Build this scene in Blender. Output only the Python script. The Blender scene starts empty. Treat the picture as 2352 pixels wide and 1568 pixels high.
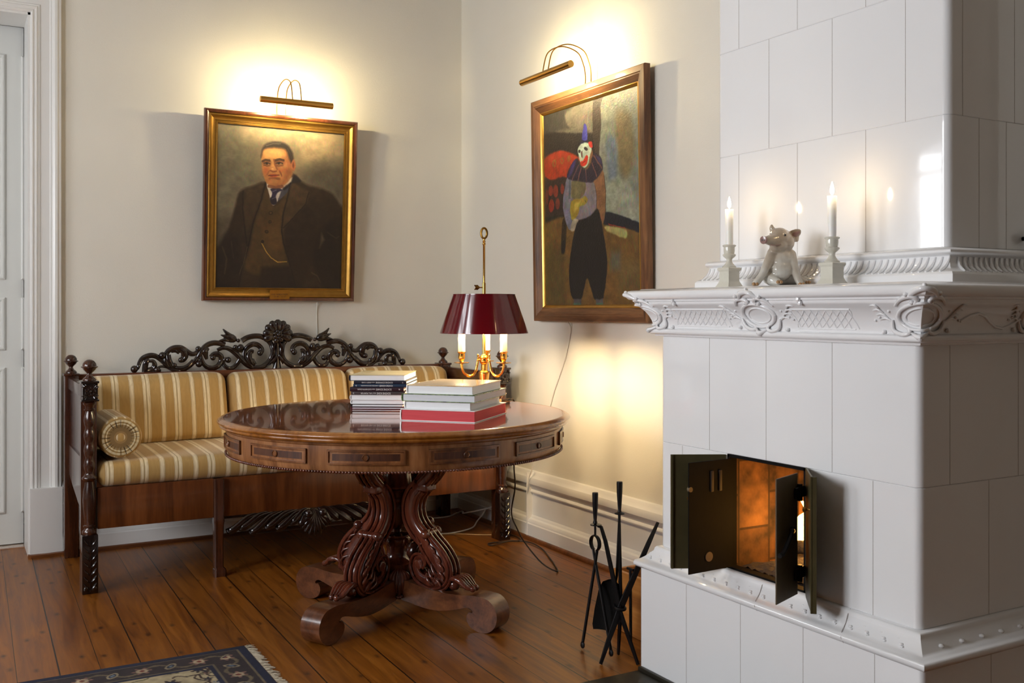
import bpy, bmesh, math, random
import numpy as np
from mathutils import Vector, Matrix
R = math.radians
PI = math.pi
random.seed(7)
rng = np.random.default_rng(11)
sc = bpy.context.scene
COL = sc.collection
PORTRAIT=[('p',(150,130,100),60,[(241,-19),(865,-25),(959,140),(687,236),(595,87),(330,66),(158,74)]),('p',(112,104,84),60,[(-12,49),(201,72),(318,306),(125,447),(2,585)]),('p',(92,84,70),60,[(687,236),(997,195),(1002,491),(871,383),(689,333)]),('p',(70,62,48),60,[(-11,585),(103,582),(40,750),(-6,784)]),('p',(52,39,28),10,[(371,341),(276,368),(200,391),(162,426),(127,541),(88,649),(40,737),(-9,784),(-3,1008),(1009,1007),(1002,526),(969,450),(908,388),(825,360),(716,343),(653,321),(590,281),(512,367)]),('p',(66,50,34),16,[(362,352),(276,372),(217,404),(203,512),(231,646),(281,578),(338,441)]),('p',(38,29,22),20,[(785,642),(993,547),(1000,979),(881,1007),(789,911),(751,774)]),('p',(40,30,23),20,[(-5,817),(88,649),(174,715),(195,915),(139,1008),(0,1008)]),('p',(46,34,25),20,[(534,613),(692,472),(783,566),(743,843),(666,1007),(613,1007),(556,831),(510,695)]),('p',(78,58,34),12,[(384,364),(339,475),(290,591),(259,747),(220,881),(349,920),(575,909),(538,777),(495,641),(507,559),(547,393),(444,485)]),('p',(94,68,36),30,[(411,575),(481,573),(511,743),(415,744),(360,644)]),('p',(42,31,24),14,[(348,867),(574,858),(630,1007),(343,1008)]),('p',(205,196,182),3,[(381,345),(399,412),(417,466),(439,480),(478,443),(512,405),(577,341),(581,296),(511,346),(424,363)]),('p',(74,72,82),4,[(512,367),(568,337),(547,393),(504,429),(469,452),(490,402)]),('p',(48,42,66),3,[(411,379),(476,370),(505,384),(468,399),(453,431),(461,463),(433,477),(412,461),(416,432),(425,404)]),('p',(36,30,40),3,[(411,432),(451,431),(461,463),(433,477),(412,461)]),('l',(96,92,110),5,[(424,397),(455,386)]),('l',(86,80,104),5,[(421,442),(450,431)]),('p',(34,30,34),6,[(583,289),(571,327),(512,367),(522,382),(560,358),(591,337),(653,321),(598,281)]),('p',(188,128,74),4,[(344,142),(337,196),(344,257),(356,304),(376,341),(406,360),(450,366),(494,359),(537,337),(570,299),(583,244),(588,192),(569,158),(524,118),(453,111),(375,122)]),('p',(150,92,56),22,[(529,160),(588,212),(577,282),(537,336),(485,364),(428,363),(480,341),(513,284),(519,222)]),('p',(206,152,90),16,[(363,142),(436,131),(507,134),(513,175),(437,190),(360,186)]),('p',(214,164,100),14,[(380,149),(436,139),(480,144),(472,170),(393,177)]),('p',(178,98,58),18,[(346,246),(379,240),(399,261),(379,296),(358,290)]),('p',(184,108,62),18,[(461,249),(520,243),(526,274),(479,282)]),('p',(196,138,82),12,[(478,225),(535,215),(537,237),(487,243)]),('p',(166,104,62),14,[(388,313),(475,310),(502,330),(445,352),(393,337)]),('p',(190,132,78),10,[(414,322),(462,321),(458,338),(423,339)]),('l',(128,78,50),16,[(397,364),(450,369),(503,360)]),('p',(40,32,28),9,[(335,192),(339,139),(366,105),(418,87),(479,84),(536,99),(569,130),(588,178),(574,212),(550,179),(526,133),(458,123),(377,129),(349,146)]),('l',(78,68,60),7,[(371,114),(418,99),(484,95)]),('l',(56,47,42),9,[(542,124),(564,158),(572,185)]),('e',(172,104,66),5,[(589,223),(17,36)]),('e',(124,66,46),5,[(587,223),(8,20)]),('e',(132,84,54),12,[(377,221),(37,18)]),('e',(136,86,56),12,[(473,214),(42,20)]),('l',(70,46,32),13,[(345,214),(368,203),(401,206)]),('l',(66,44,32),14,[(436,204),(473,193),(510,198)]),('e',(158,120,88),3,[(379,225),(21,5)]),('e',(158,120,88),3,[(472,218),(25,6)]),('e',(36,24,20),2,[(377,224),(10,6)]),('e',(36,24,20),2,[(470,217),(11,6)]),('l',(46,30,24),6,[(354,225),(377,218),(403,224)]),('l',(46,30,24),6,[(447,219),(471,210),(501,217)]),('l',(128,80,52),8,[(355,237),(379,240),(402,234)]),('l',(128,80,52),8,[(452,233),(475,235),(503,228)]),('p',(202,140,82),8,[(417,199),(412,233),(404,260),(422,271),(448,266),(456,252),(438,229),(432,198)]),('l',(120,66,42),9,[(406,267),(425,273),(453,266)]),('l',(140,84,52),11,[(434,198),(445,232),(460,255)]),('e',(218,160,104),6,[(423,254),(9,6)]),('p',(168,70,48),4,[(396,297),(422,287),(476,291),(457,302),(414,305)]),('l',(90,42,32),6,[(394,299),(435,294),(478,291)]),('l',(140,86,54),12,[(400,316),(440,311),(481,314)]),('l',(140,86,54),10,[(383,293),(397,272)]),('l',(140,84,54),10,[(497,295),(479,265)]),('l',(32,25,20),9,[(371,344),(339,454),(282,591),(243,754),(203,861),(176,1001)]),('p',(74,56,38),8,[(582,337),(654,362),(717,388),(691,465),(604,543),(534,613),(508,641),(515,538),(557,420)]),('l',(32,25,20),9,[(564,338),(548,421),(515,525),(504,641),(519,709),(570,838),(630,1000)]),('l',(34,26,20),7,[(717,388),(691,465),(604,543),(517,620)]),('l',(34,27,21),10,[(200,405),(198,513),(219,647),(238,747)]),('l',(80,62,44),5,[(238,747),(215,834),(183,915)]),('p',(84,70,54),10,[(825,641),(853,683),(813,739),(822,683)]),('l',(74,58,44),8,[(753,898),(798,918),(826,959)]),('l',(62,48,36),8,[(875,634),(949,674),(976,659)]),('l',(66,50,36),10,[(48,750),(84,822),(69,915)]),('l',(58,44,32),8,[(115,715),(134,815)]),('l',(188,146,60),6,[(349,718),(380,765),(425,812),(477,835),(547,831)]),('e',(36,27,20),2,[(416,529),(15,11)]),('e',(84,64,40),2,[(416,529),(9,7)]),('e',(36,27,20),2,[(411,585),(12,10)]),('e',(76,58,36),2,[(412,584),(7,6)]),('e',(36,27,20),2,[(386,647),(15,11)]),('e',(70,52,32),2,[(386,646),(10,7)]),('e',(36,27,20),2,[(357,711),(13,11)])]
CLOWN=[('p',(58,55,50),20,[(-9,-12),(586,-6),(582,232),(-14,165)]),('p',(108,101,88),8,[(278,13),(565,1),(566,159),(476,143),(333,117),(265,66)]),('p',(96,90,78),8,[(135,100),(321,108),(520,143),(498,155),(252,123)]),('p',(33,27,26),6,[(0,104),(135,102),(366,139),(562,158),(625,142),(633,276),(643,301),(408,267),(203,212),(-3,213)]),('p',(54,45,39),4,[(561,5),(673,3),(650,164),(619,275),(561,230)]),('p',(126,129,114),4,[(669,-3),(1019,-2),(1011,642),(879,593),(680,561),(662,412),(615,274),(642,125)]),('p',(122,106,72),24,[(799,90),(924,126),(959,311),(882,413),(814,351),(787,219)]),('p',(108,120,128),16,[(686,207),(783,218),(784,404),(722,484),(700,340)]),('p',(150,152,130),20,[(693,415),(881,432),(994,550),(993,627),(801,574),(691,548)]),('p',(168,54,26),6,[(2,229),(132,204),(250,211),(364,247),(412,274),(317,302),(265,354),(68,344),(7,318)]),('e',(150,96,40),3,[(123,262),(24,21)]),('e',(168,54,26),2,[(126,265),(9,10)]),('e',(150,92,38),3,[(214,259),(23,19)]),('e',(168,54,26),2,[(214,259),(9,9)]),('e',(146,88,38),3,[(291,257),(20,17)]),('p',(50,38,34),6,[(-1,338),(80,349),(270,355),(254,558),(-7,558)]),('e',(132,50,34),4,[(134,407),(31,33)]),('e',(126,50,36),4,[(76,402),(27,29)]),('e',(122,48,34),4,[(210,403),(21,25)]),('e',(140,46,30),4,[(81,480),(32,35)]),('e',(116,48,36),4,[(154,475),(26,31)]),('e',(100,44,34),4,[(29,429),(19,42)]),('p',(27,30,29),4,[(-7,537),(219,538),(241,583),(-8,574)]),('p',(112,82,38),8,[(-8,568),(679,609),(1011,678),(1007,1006),(-20,1007)]),('p',(92,74,36),30,[(-11,689),(215,699),(231,1000),(-19,1000)]),('p',(104,82,44),24,[(798,799),(991,805),(989,933),(796,930)]),('p',(96,92,74),20,[(718,749),(818,752),(807,836),(717,834)]),('p',(25,27,36),4,[(656,555),(801,578),(955,616),(1008,633),(1007,671),(878,645),(760,628),(642,609)]),('l',(150,50,30),5,[(700,615),(800,632),(859,642)]),('p',(172,162,98),5,[(673,623),(839,643),(882,662),(862,691),(760,667),(679,644)]),('p',(56,42,25),4,[(211,561),(254,558),(244,680),(217,737),(186,728),(193,636)]),('p',(28,24,24),3,[(199,678),(235,669),(233,720),(217,737),(191,729)]),('p',(40,38,60),3,[(441,148),(494,154),(510,215),(414,205)]),('p',(66,64,150),3,[(455,111),(477,106),(492,125),(495,184),(441,177)]),('p',(138,96,62),4,[(553,395),(647,349),(672,423),(677,509),(653,607),(617,595),(581,530),(574,453)]),('l',(36,30,28),4,[(659,374),(678,452),(674,546)]),('p',(126,116,120),4,[(298,355),(350,373),(536,392),(572,433),(581,526),(516,565),(383,578),(307,562),(286,460)]),('p',(112,102,70),5,[(320,372),(461,390),(459,443),(392,470),(314,452)]),('p',(118,114,126),3,[(270,350),(309,356),(307,451),(294,531),(327,588),(310,617),(271,610),(230,547),(216,475),(241,395)]),('p',(92,96,104),3,[(288,355),(311,357),(304,461),(281,459)]),('l',(40,34,32),3,[(570,423),(584,482),(581,530)]),('p',(38,30,48),4,[(386,264),(403,301),(440,326),(499,328),(538,295),(560,259),(623,280),(651,326),(642,355),(558,395),(471,394),(361,374),(265,349),(306,296)]),('p',(58,48,92),4,[(329,283),(368,267),(351,305),(305,346),(275,346)]),('p',(56,46,86),4,[(577,270),(623,285),(647,325),(612,312)]),('l',(118,74,70),7,[(396,300),(350,340),(327,365)]),('l',(122,76,70),7,[(425,318),(388,376)]),('l',(112,72,70),7,[(473,329),(480,388)]),('l',(120,74,66),8,[(538,305),(584,372)]),('l',(118,74,66),8,[(560,273),(639,339)]),('p',(180,196,172),3,[(409,205),(464,198),(518,208),(539,239),(530,284),(495,310),(462,322),(429,305),(408,264),(391,232)]),('p',(200,186,150),3,[(395,251),(430,269),(438,314),(412,284)]),('p',(132,92,62),3,[(522,264),(544,240),(552,267),(530,292),(505,321),(468,329),(499,310)]),('p',(60,52,50),2,[(457,221),(479,220),(499,233),(483,239),(462,232)]),('e',(52,42,40),2,[(409,232),(13,8)]),('p',(122,96,82),2,[(422,239),(440,234),(443,270),(428,264)]),('p',(198,46,26),3,[(416,288),(447,284),(485,260),(502,274),(477,308),(429,311)]),('l',(90,24,18),3,[(434,298),(456,292),(478,287)]),('p',(206,58,46),3,[(506,202),(527,199),(546,205),(546,228),(518,223)]),('p',(160,134,44),4,[(309,473),(415,469),(461,459),(489,477),(482,494),(452,504),(403,508),(393,537),(357,565),(307,562)]),('l',(70,56,24),4,[(461,481),(474,494)]),('p',(190,164,70),6,[(347,489),(415,479),(380,517),(346,534)]),('p',(170,154,126),3,[(327,568),(379,571),(385,591),(344,624),(298,619)]),('p',(27,23,23),4,[(390,579),(511,565),(589,531),(630,601),(661,699),(682,795),(667,881),(645,948),(636,971),(551,974),(515,927),(473,866),(434,927),(406,973),(314,968),(280,905),(275,823),(308,703),(346,624)]),('p',(86,82,84),3,[(325,968),(406,973),(401,1002),(320,1002)]),('p',(86,82,84),3,[(560,974),(636,971),(635,1002),(563,1002)]),('p',(74,110,92),3,[(320,990),(402,990),(401,1002),(320,1002)]),('p',(74,110,92),3,[(564,991),(635,991),(635,1002),(563,1002)])]
CREST=[((6.7,11.9,9.1),[(-744,16),(-738,31),(-731,51),(-717,72),(-694,84),(-668,87),(-645,80),(-622,62),(-602,41),(-586,24)]),((9.9,11.9,11.9),[(-687,71),(-699,51),(-704,27),(-705,1)]),((5.9,10.9,11.9),[(-684,57),(-665,57),(-656,36),(-666,16),(-691,9)]),((4.0,7.9,9.9),[(-645,10),(-635,25),(-612,28),(-589,22),(-562,7),(-536,2),(-509,6),(-482,21),(-455,47),(-434,72)]),((9.9,11.5,11.9),[(-434,70),(-417,101),(-400,125),(-376,141),(-349,148),(-317,145),(-289,136)]),((9.1,12.3,7.9),[(-586,24),(-599,51),(-600,79),(-589,106),(-562,124),(-532,126),(-509,118),(-489,104),(-468,91),(-448,93),(-433,107),(-431,119)]),((11.9,15.8,9.1),[(-536,123),(-509,105),(-502,80),(-512,61),(-527,58)]),((11.9,13.9,9.9),[(-589,89),(-584,58),(-569,30),(-542,12),(-509,13),(-482,28),(-455,55)]),((7.9,9.9,5.9),[(-572,20),(-556,33),(-549,43)]),((9.1,7.9,5.1),[(-572,109),(-549,109),(-532,95)]),((7.9,11.9,12.3),[(-421,85),(-414,57),(-400,32),(-380,16),(-355,12),(-331,20),(-314,37),(-307,58),(-314,78),(-331,87),(-349,84),(-361,70)]),((9.9,13.9,5.9),[(-380,123),(-395,106),(-393,85),(-386,60)]),((5.9,9.1,9.9),[(-268,47),(-282,61),(-295,51),(-296,33),(-286,17),(-265,8),(-244,12),(-226,28),(-210,52)]),((7.9,11.9,11.1),[(-331,108),(-303,120),(-275,118),(-247,103),(-219,77),(-191,45),(-166,23),(-133,7)]),((11.1,11.9,11.9),[(-133,7),(-97,8),(-65,23),(-39,48),(-26,77),(-26,109),(-37,142),(-65,168),(-97,181),(-133,182),(-169,173),(-198,157)]),((7.9,11.9,11.1),[(-140,15),(-169,41),(-183,69),(-180,102),(-162,126),(-137,138),(-112,134),(-92,118),(-88,100),(-101,86)]),((9.9,13.9,7.9),[(-133,25),(-151,47),(-158,72),(-148,96),(-133,97)]),((7.9,9.9,5.1),[(-123,25),(-137,43),(-133,58)]),((9.9,11.9,7.9),[(-247,117),(-219,109),(-194,102)])]
CRESTB=[((-758,18),18.2),((-644,11),16.6),((-617,86),18.2),((-432,118),14.3),((-354,68),14.3),((-272,54),15.8),((-217,159),10.3),((-205,120),18.2),((-97,89),15.8),((-233,122),13.5),((-428,37),18.2),((-522,60),14.3)]


# ------------------------------------------------------------------ helpers
def lin(c):
    return tuple(((v / 255) / 12.92 if v / 255 <= .04045 else ((v / 255 + .055) / 1.055) ** 2.4) for v in c)

class Mt:
    """small node-material writer"""
    def __init__(s, name):
        s.m = bpy.data.materials.new(name); s.m.use_nodes = True
        s.t = s.m.node_tree; s.b = s.t.nodes['Principled BSDF']
    def n(s, kind, ins=None, **props):
        x = s.t.nodes.new('ShaderNode' + kind)
        for k, v in props.items(): setattr(x, k, v)
        for k, v in (ins or {}).items(): s.set(x.inputs[k], v)
        return x
    def set(s, sock, v):
        if isinstance(v, bpy.types.NodeSocket): s.t.links.new(v, sock)
        else:
            if sock.type == 'RGBA' and len(v) == 3: v = (*v, 1)
            sock.default_value = v
    def math(s, op, a, b=None, c=None):
        x = s.n('Math', operation=op)
        for i, v in enumerate((a, b, c)):
            if v is not None: s.set(x.inputs[i], v)
        return x.outputs[0]
    def ramp(s, fac, stops, interp='LINEAR'):
        x = s.n('ValToRGB', {'Fac': fac}); x.color_ramp.interpolation = interp
        e = x.color_ramp.elements
        while len(e) < len(stops): e.new(0.5)
        for q, (p, c) in zip(e, stops): q.position = p; q.color = (*c, 1)
        return x.outputs[0]
    def mix(s, fac, a, b, mode='MIX'):
        x = s.n('Mix', data_type='RGBA', blend_type=mode)
        s.set(x.inputs[0], fac); s.set(x.inputs[6], a); s.set(x.inputs[7], b)
        return x.outputs[2]
    def obj(s, scale=(1, 1, 1), loc=(0, 0, 0), rot=(0, 0, 0)):
        c = s.n('TexCoord')
        return s.n('Mapping', {'Vector': c.outputs['Object'], 'Scale': scale, 'Location': loc, 'Rotation': rot}).outputs[0]
    def noise(s, vec, scale, detail=4, rough=.55, dist=0):
        return s.n('TexNoise', {'Vector': vec, 'Scale': scale, 'Detail': detail, 'Roughness': rough, 'Distortion': dist}).outputs['Fac']
    def bump(s, h, strength=.3, dist=.005):
        s.set(s.b.inputs['Normal'], s.n('Bump', {'Height': h, 'Strength': strength, 'Distance': dist}).outputs[0])
    def pr(s, **kw):
        names = dict(color='Base Color', rough='Roughness', metal='Metallic', coat='Coat Weight', coatr='Coat Roughness', spec='Specular IOR Level',
                     emis='Emission Color', es='Emission Strength', sss='Subsurface Weight', sheen='Sheen Weight', alpha='Alpha')
        for k, v in kw.items(): s.set(s.b.inputs[names[k]], v)
        return s

def plain(name, c, rough=.5, metal=0, coat=0, var=.12, vscale=12, bump=None, spec=.5, sss=0):
    m = Mt(name); v = m.obj(); c = lin(c)
    f = m.noise(v, vscale, 3)
    m.pr(color=m.mix(f, tuple(x * (1 - var) for x in c), tuple(min(1, x * (1 + var)) for x in c)), rough=rough, metal=metal, coat=coat, spec=spec)
    if sss:
        m.pr(sss=sss); m.b.inputs['Subsurface Radius'].default_value = (.02, .012, .006)
    if bump: m.bump(m.noise(v, bump[0], 5), bump[1], bump[2])
    return m.m

def wood(name, dark, mid, light, along='x', scale=1., rough=.35, coat=.3, contrast=1., bump=.15, coatr=.1):
    m = Mt(name)
    sca = {'x': (1.3, 15, 15), 'y': (15, 1.3, 15), 'z': (15, 15, 1.3)}[along]
    v = m.obj(tuple(a * scale for a in sca))
    a = m.noise(v, 1.2, 6, .6, .6)
    b = m.noise(m.obj(tuple(k * scale * 5 for k in sca)), 1.4, 3, .6)
    f = m.math('ADD', m.math('MULTIPLY', a, .75), m.math('MULTIPLY', b, .25))
    d = .16 * contrast
    col = m.ramp(f, [(.5 - d, lin(dark)), (.5, lin(mid)), (.5 + d, lin(light))])
    m.pr(color=col, rough=rough, coat=coat, coatr=coatr)
    m.bump(f, bump, .002)
    return m.m

ORI = {}
def empty(name, loc, label, cat, group=None, kind=None):
    o = bpy.data.objects.new(name, None); COL.objects.link(o); o.location = loc
    o.empty_display_size = .05
    o['label'] = label; o['category'] = cat
    if group: o['group'] = group
    if kind: o['kind'] = kind
    ORI[o.name] = Vector(loc)
    return o
def tag(o, label, cat, group=None, kind=None):
    o['label'] = label; o['category'] = cat
    if group: o['group'] = group
    if kind: o['kind'] = kind
    return o
def build(name, bm, mats, parent=None, loc=None, smooth=40, local=False, label=None):
    """finish a bmesh as ONE mesh object; vertices are given in world space and stored relative to the thing's base"""
    if parent is not None: o_ = ORI[parent.name]
    else: o_ = Vector(loc) if loc is not None else Vector((0, 0, 0))
    bmesh.ops.remove_doubles(bm, verts=bm.verts, dist=1e-6)
    bmesh.ops.recalc_face_normals(bm, faces=bm.faces)
    if not local and o_.length: bmesh.ops.translate(bm, verts=bm.verts, vec=-o_)
    me = bpy.data.meshes.new(name); bm.to_mesh(me); bm.free()
    if not isinstance(mats, (list, tuple)): mats = [mats]
    for m in mats: me.materials.append(m)
    if smooth:
        me.shade_smooth(); me.set_sharp_from_angle(angle=R(smooth))
    o = bpy.data.objects.new(name, me); COL.objects.link(o)
    if parent is not None:
        o.parent = parent; ORI[o.name] = o_
    else:
        o.location = o_; ORI[o.name] = o_
    if label: o['label'] = label
    return o
def struct(name, bm, mats, loc=None, smooth=40):
    o = build(name, bm, mats, loc=loc, smooth=smooth); o['kind'] = 'structure'; return o
def B(): return bmesh.new()

def box(bm, x0, x1, y0, y1, z0, z1, bev=0, seg=2, mi=0, M=None):
    r = bmesh.ops.create_cube(bm, size=1)
    vs = r['verts']
    for v in vs: v.co = Vector(((x0 + x1) / 2 + v.co.x * (x1 - x0), (y0 + y1) / 2 + v.co.y * (y1 - y0), (z0 + z1) / 2 + v.co.z * (z1 - z0)))
    fs = set(f for v in vs for f in v.link_faces)
    for f in fs: f.material_index = mi
    if bev:
        es = list(set(e for v in vs for e in v.link_edges))
        r = bmesh.ops.bevel(bm, geom=es, offset=bev, segments=seg, affect='EDGES', profile=.5)
        vs = list(set(v for f in r['faces'] for v in f.verts) | set(v for v in vs if v.is_valid))
        for f in set(f for v in vs for f in v.link_faces): f.material_index = mi
    if M is not None: bmesh.ops.transform(bm, matrix=M, verts=[v for v in vs if v.is_valid])
    return vs
def rings(bm, rs, close=True, caps=(True, True), mi=0, loop=False):
    """skin a list of equal-length point rings"""
    V = [[bm.verts.new(p) for p in r] for r in rs]
    n = len(V[0]); k = len(V)
    for i in range(k if loop else k - 1):
        a, b = V[i], V[(i + 1) % k]
        for j in range(n if close else n - 1):
            q = (a[j], a[(j + 1) % n], b[(j + 1) % n], b[j])
            try: f = bm.faces.new(q); f.material_index = mi
            except ValueError: pass
    if close and not loop:
        for c, r in ((caps[0], V[0]), (caps[1], V[-1])):
            if c and n > 2:
                try: f = bm.faces.new(r); f.material_index = mi
                except ValueError: pass
    return V
def lathe(bm, prof, c=(0, 0, 0), n=28, M=None, mod=None, mi=0, caps=(True, True)):
    rs = []
    for i, (r, z) in enumerate(prof):
        ring = []
        for j in range(n):
            a = 2 * PI * j / n; rr = max(r, 1e-5)
            if mod: rr = mod(rr, z, a)
            p = Vector((rr * math.cos(a), rr * math.sin(a), z))
            ring.append((M @ p if M is not None else p) + Vector(c))
        rs.append(ring)
    return rings(bm, rs, caps=caps, mi=mi)
def catmull(P, k=5, closed=False):
    P = [Vector(p) for p in P]; out = []; n = len(P)
    for i in range(n if closed else n - 1):
        if closed: p0, p1, p2, p3 = P[i - 1], P[i], P[(i + 1) % n], P[(i + 2) % n]
        else: p0, p1, p2, p3 = P[max(i - 1, 0)], P[i], P[i + 1], P[min(i + 2, n - 1)]
        for j in range(k):
            t = j / k
            out.append(.5 * ((2 * p1) + (p2 - p0) * t + (2 * p0 - 5 * p1 + 4 * p2 - p3) * t * t + (3 * p1 - p0 - 3 * p2 + p3) * t ** 3))
    if not closed: out.append(P[-1])
    return out
def lerpl(L, t):
    x = t * (len(L) - 1); i = min(int(x), len(L) - 2); return L[i] + (L[i + 1] - L[i]) * (x - i)
def tube(bm, pts, rad, n=8, closed=False, flat=None, sec=None, mi=0, caps=(True, True)):
    """tube along pts; rad number or list over the length; flat=(normal, half_depth): section is an ellipse whose second axis lies on that normal"""
    pts = [Vector(p) for p in pts]; k = len(pts); rs = []
    N = None
    for i, p in enumerate(pts):
        if closed: t = pts[(i + 1) % k] - pts[i - 1]
        else: t = pts[min(i + 1, k - 1)] - pts[max(i - 1, 0)]
        if t.length < 1e-9: t = Vector((0, 0, 1))
        t.normalize()
        r = rad if isinstance(rad, (int, float)) else lerpl(rad, i / max(k - 1, 1))
        if flat:
            nn = Vector(flat[0]).normalized(); s = nn.cross(t)
            if s.length < 1e-6: s = nn.orthogonal()
            s.normalize(); b = nn
            hd = flat[1] if isinstance(flat[1], (int, float)) else lerpl(flat[1], i / max(k - 1, 1))
        else:
            if N is None: N = t.orthogonal().normalized()
            N = (N - t * N.dot(t))
            if N.length < 1e-6: N = t.orthogonal()
            N.normalize(); s = N; b = t.cross(N); hd = r
        ring = []
        for j in range(n):
            a = 2 * PI * j / n; ca, sa = math.cos(a), math.sin(a)
            if sec: ca, sa = sec(a)
            ring.append(p + s * (r * ca) + b * (hd * sa))
        rs.append(ring)
    rings(bm, rs, loop=closed, mi=mi, caps=caps)
def ball(bm, c, r, n=12, sc_=(1, 1, 1), M=None, mi=0):
    pr = [(math.sin(PI * i / (n // 2)) * 1, -math.cos(PI * i / (n // 2))) for i in range(n // 2 + 1)]
    mm = Matrix.Diagonal((r * sc_[0], r * sc_[1], r * sc_[2])).to_4x4()
    if M is not None: mm = M.to_4x4() @ mm
    lathe(bm, pr, c, n, M=mm, mi=mi, caps=(False, False))
def prism(bm, poly, fr, mi=0, bev=0):
    """poly 2D -> 3D by fr(u, v, w) with w = 0 and 1"""
    a = [fr(u, v, 0) for u, v in poly]; b = [fr(u, v, 1) for u, v in poly]
    rings(bm, [a, b], mi=mi)
def sweep(bm, prof, path, closed=False, mi=0, caps=True):
    """moulding profile (out, z) along an XY path, mitred; out is to the right of the walking direction"""
    k = len(path); P = [Vector((p[0], p[1], 0)) for p in path]; rs = []
    for i in range(k):
        d1 = (P[i] - P[i - 1]) if (i > 0 or closed) else (P[1] - P[0])
        d2 = (P[(i + 1) % k] - P[i]) if (i < k - 1 or closed) else d1
        d1.normalize(); d2.normalize()
        n1 = Vector((d1.y, -d1.x, 0)); n2 = Vector((d2.y, -d2.x, 0))
        m = n1 + n2; m = m / max(m.length_squared / 2, .2)
        rs.append([P[i] + m * o + Vector((0, 0, z)) for o, z in prof])
    rings(bm, rs, loop=closed, mi=mi, caps=(caps, caps))
def frame4(bm, O, u, v, n, w, h, prof, mi=0):
    """picture-frame moulding: prof (inset, height) closed section, O = centre, u right, v up, n towards the viewer"""
    rs = []
    for sx, sy in ((-1, -1), (1, -1), (1, 1), (-1, 1)):
        rs.append([O + u * (sx * (w / 2 - i)) + v * (sy * (h / 2 - i)) + n * t for i, t in prof])
    rings(bm, rs, loop=True, mi=mi)
def puff(bm, c, half, r, bulge=(0, 0, 0), n=(14, 8, 8), fn=None, mi=0):
    """cushion: rounded box with bulged faces"""
    hx, hy, hz = half
    vs = {}
    def pt(u, v, w):
        key = (round(u, 5), round(v, 5), round(w, 5))
        if key in vs: return vs[key]
        p = Vector((u * hx, v * hy, w * hz))
        q = Vector((max(-hx + r, min(hx - r, p.x)), max(-hy + r, min(hy - r, p.y)), max(-hz + r, min(hz - r, p.z))))
        d = p - q
        if d.length > 1e-9: p = q + d.normalized() * r
        p.x += u * bulge[0] * (1 - v * v) * (1 - w * w)
        p.y += v * bulge[1] * (1 - u ** 4) * (1 - w * w)
        p.z += w * bulge[2] * (1 - u ** 4) * (1 - v * v)
        if fn: p = fn(p)
        vs[key] = bm.verts.new(p + Vector(c)); return vs[key]
    def steps(k, h):
        e = min(.9, r / h); m = [-1, -1 + e * .3, -1 + e * .65, -1 + e]
        return m + [(-1 + e) + (2 - 2 * e) * i / k for i in range(1, k)] + [-x for x in reversed(m)]
    U, V, W = steps(n[0], hx), steps(n[1], hy), steps(n[2], hz)
    def face(*p):
        f = bm.faces.new([pt(*q) for q in p]); f.material_index = mi
    for s in (-1, 1):
        for A, Bq, g in ((U, V, lambda a, b: (a, b, s)), (U, W, lambda a, b: (a, s, b)), (V, W, lambda a, b: (s, a, b))):
            for i in range(len(A) - 1):
                for j in range(len(Bq) - 1):
                    face(g(A[i], Bq[j]), g(A[i + 1], Bq[j]), g(A[i + 1], Bq[j + 1]), g(A[i], Bq[j + 1]))

# ------------------------------------------------------------------ painted surfaces
def vnoise(h, w, cy, cx, octaves=3):
    out = np.zeros((h, w)); amp = 1; tot = 0
    for _ in range(octaves):
        g = rng.random((cy + 2, cx + 2))
        y = np.linspace(0, cy, h); x = np.linspace(0, cx, w)
        yi = y.astype(int); xi = x.astype(int); fy = (y - yi)[:, None]; fx = (x - xi)[None]
        fy = fy * fy * (3 - 2 * fy); fx = fx * fx * (3 - 2 * fx)
        a = g[yi][:, xi]; b = g[yi][:, xi + 1]; c = g[yi + 1][:, xi]; d = g[yi + 1][:, xi + 1]
        out += amp * (a * (1 - fy) * (1 - fx) + b * (1 - fy) * fx + c * fy * (1 - fx) + d * fy * fx)
        tot += amp; amp *= .5; cy *= 2; cx *= 2
    return out / tot
def segd(X, Y, pts, closed):
    D = np.full(X.shape, 1e9); n = len(pts)
    for i in range(n if closed else n - 1):
        (x0, y0), (x1, y1) = pts[i], pts[(i + 1) % n]
        dx, dy = x1 - x0, y1 - y0; L = dx * dx + dy * dy + 1e-9
        t = np.clip(((X - x0) * dx + (Y - y0) * dy) / L, 0, 1)
        D = np.minimum(D, np.hypot(X - x0 - t * dx, Y - y0 - t * dy))
    return D
def inside(X, Y, pts):
    r = np.zeros(X.shape, bool); n = len(pts)
    for i in range(n):
        (x0, y0), (x1, y1) = pts[i], pts[(i + 1) % n]
        if y0 == y1: continue
        c = ((y0 > Y) != (y1 > Y)) & (X < (x1 - x0) * (Y - y0) / (y1 - y0) + x0)
        r ^= c
    return r
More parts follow.
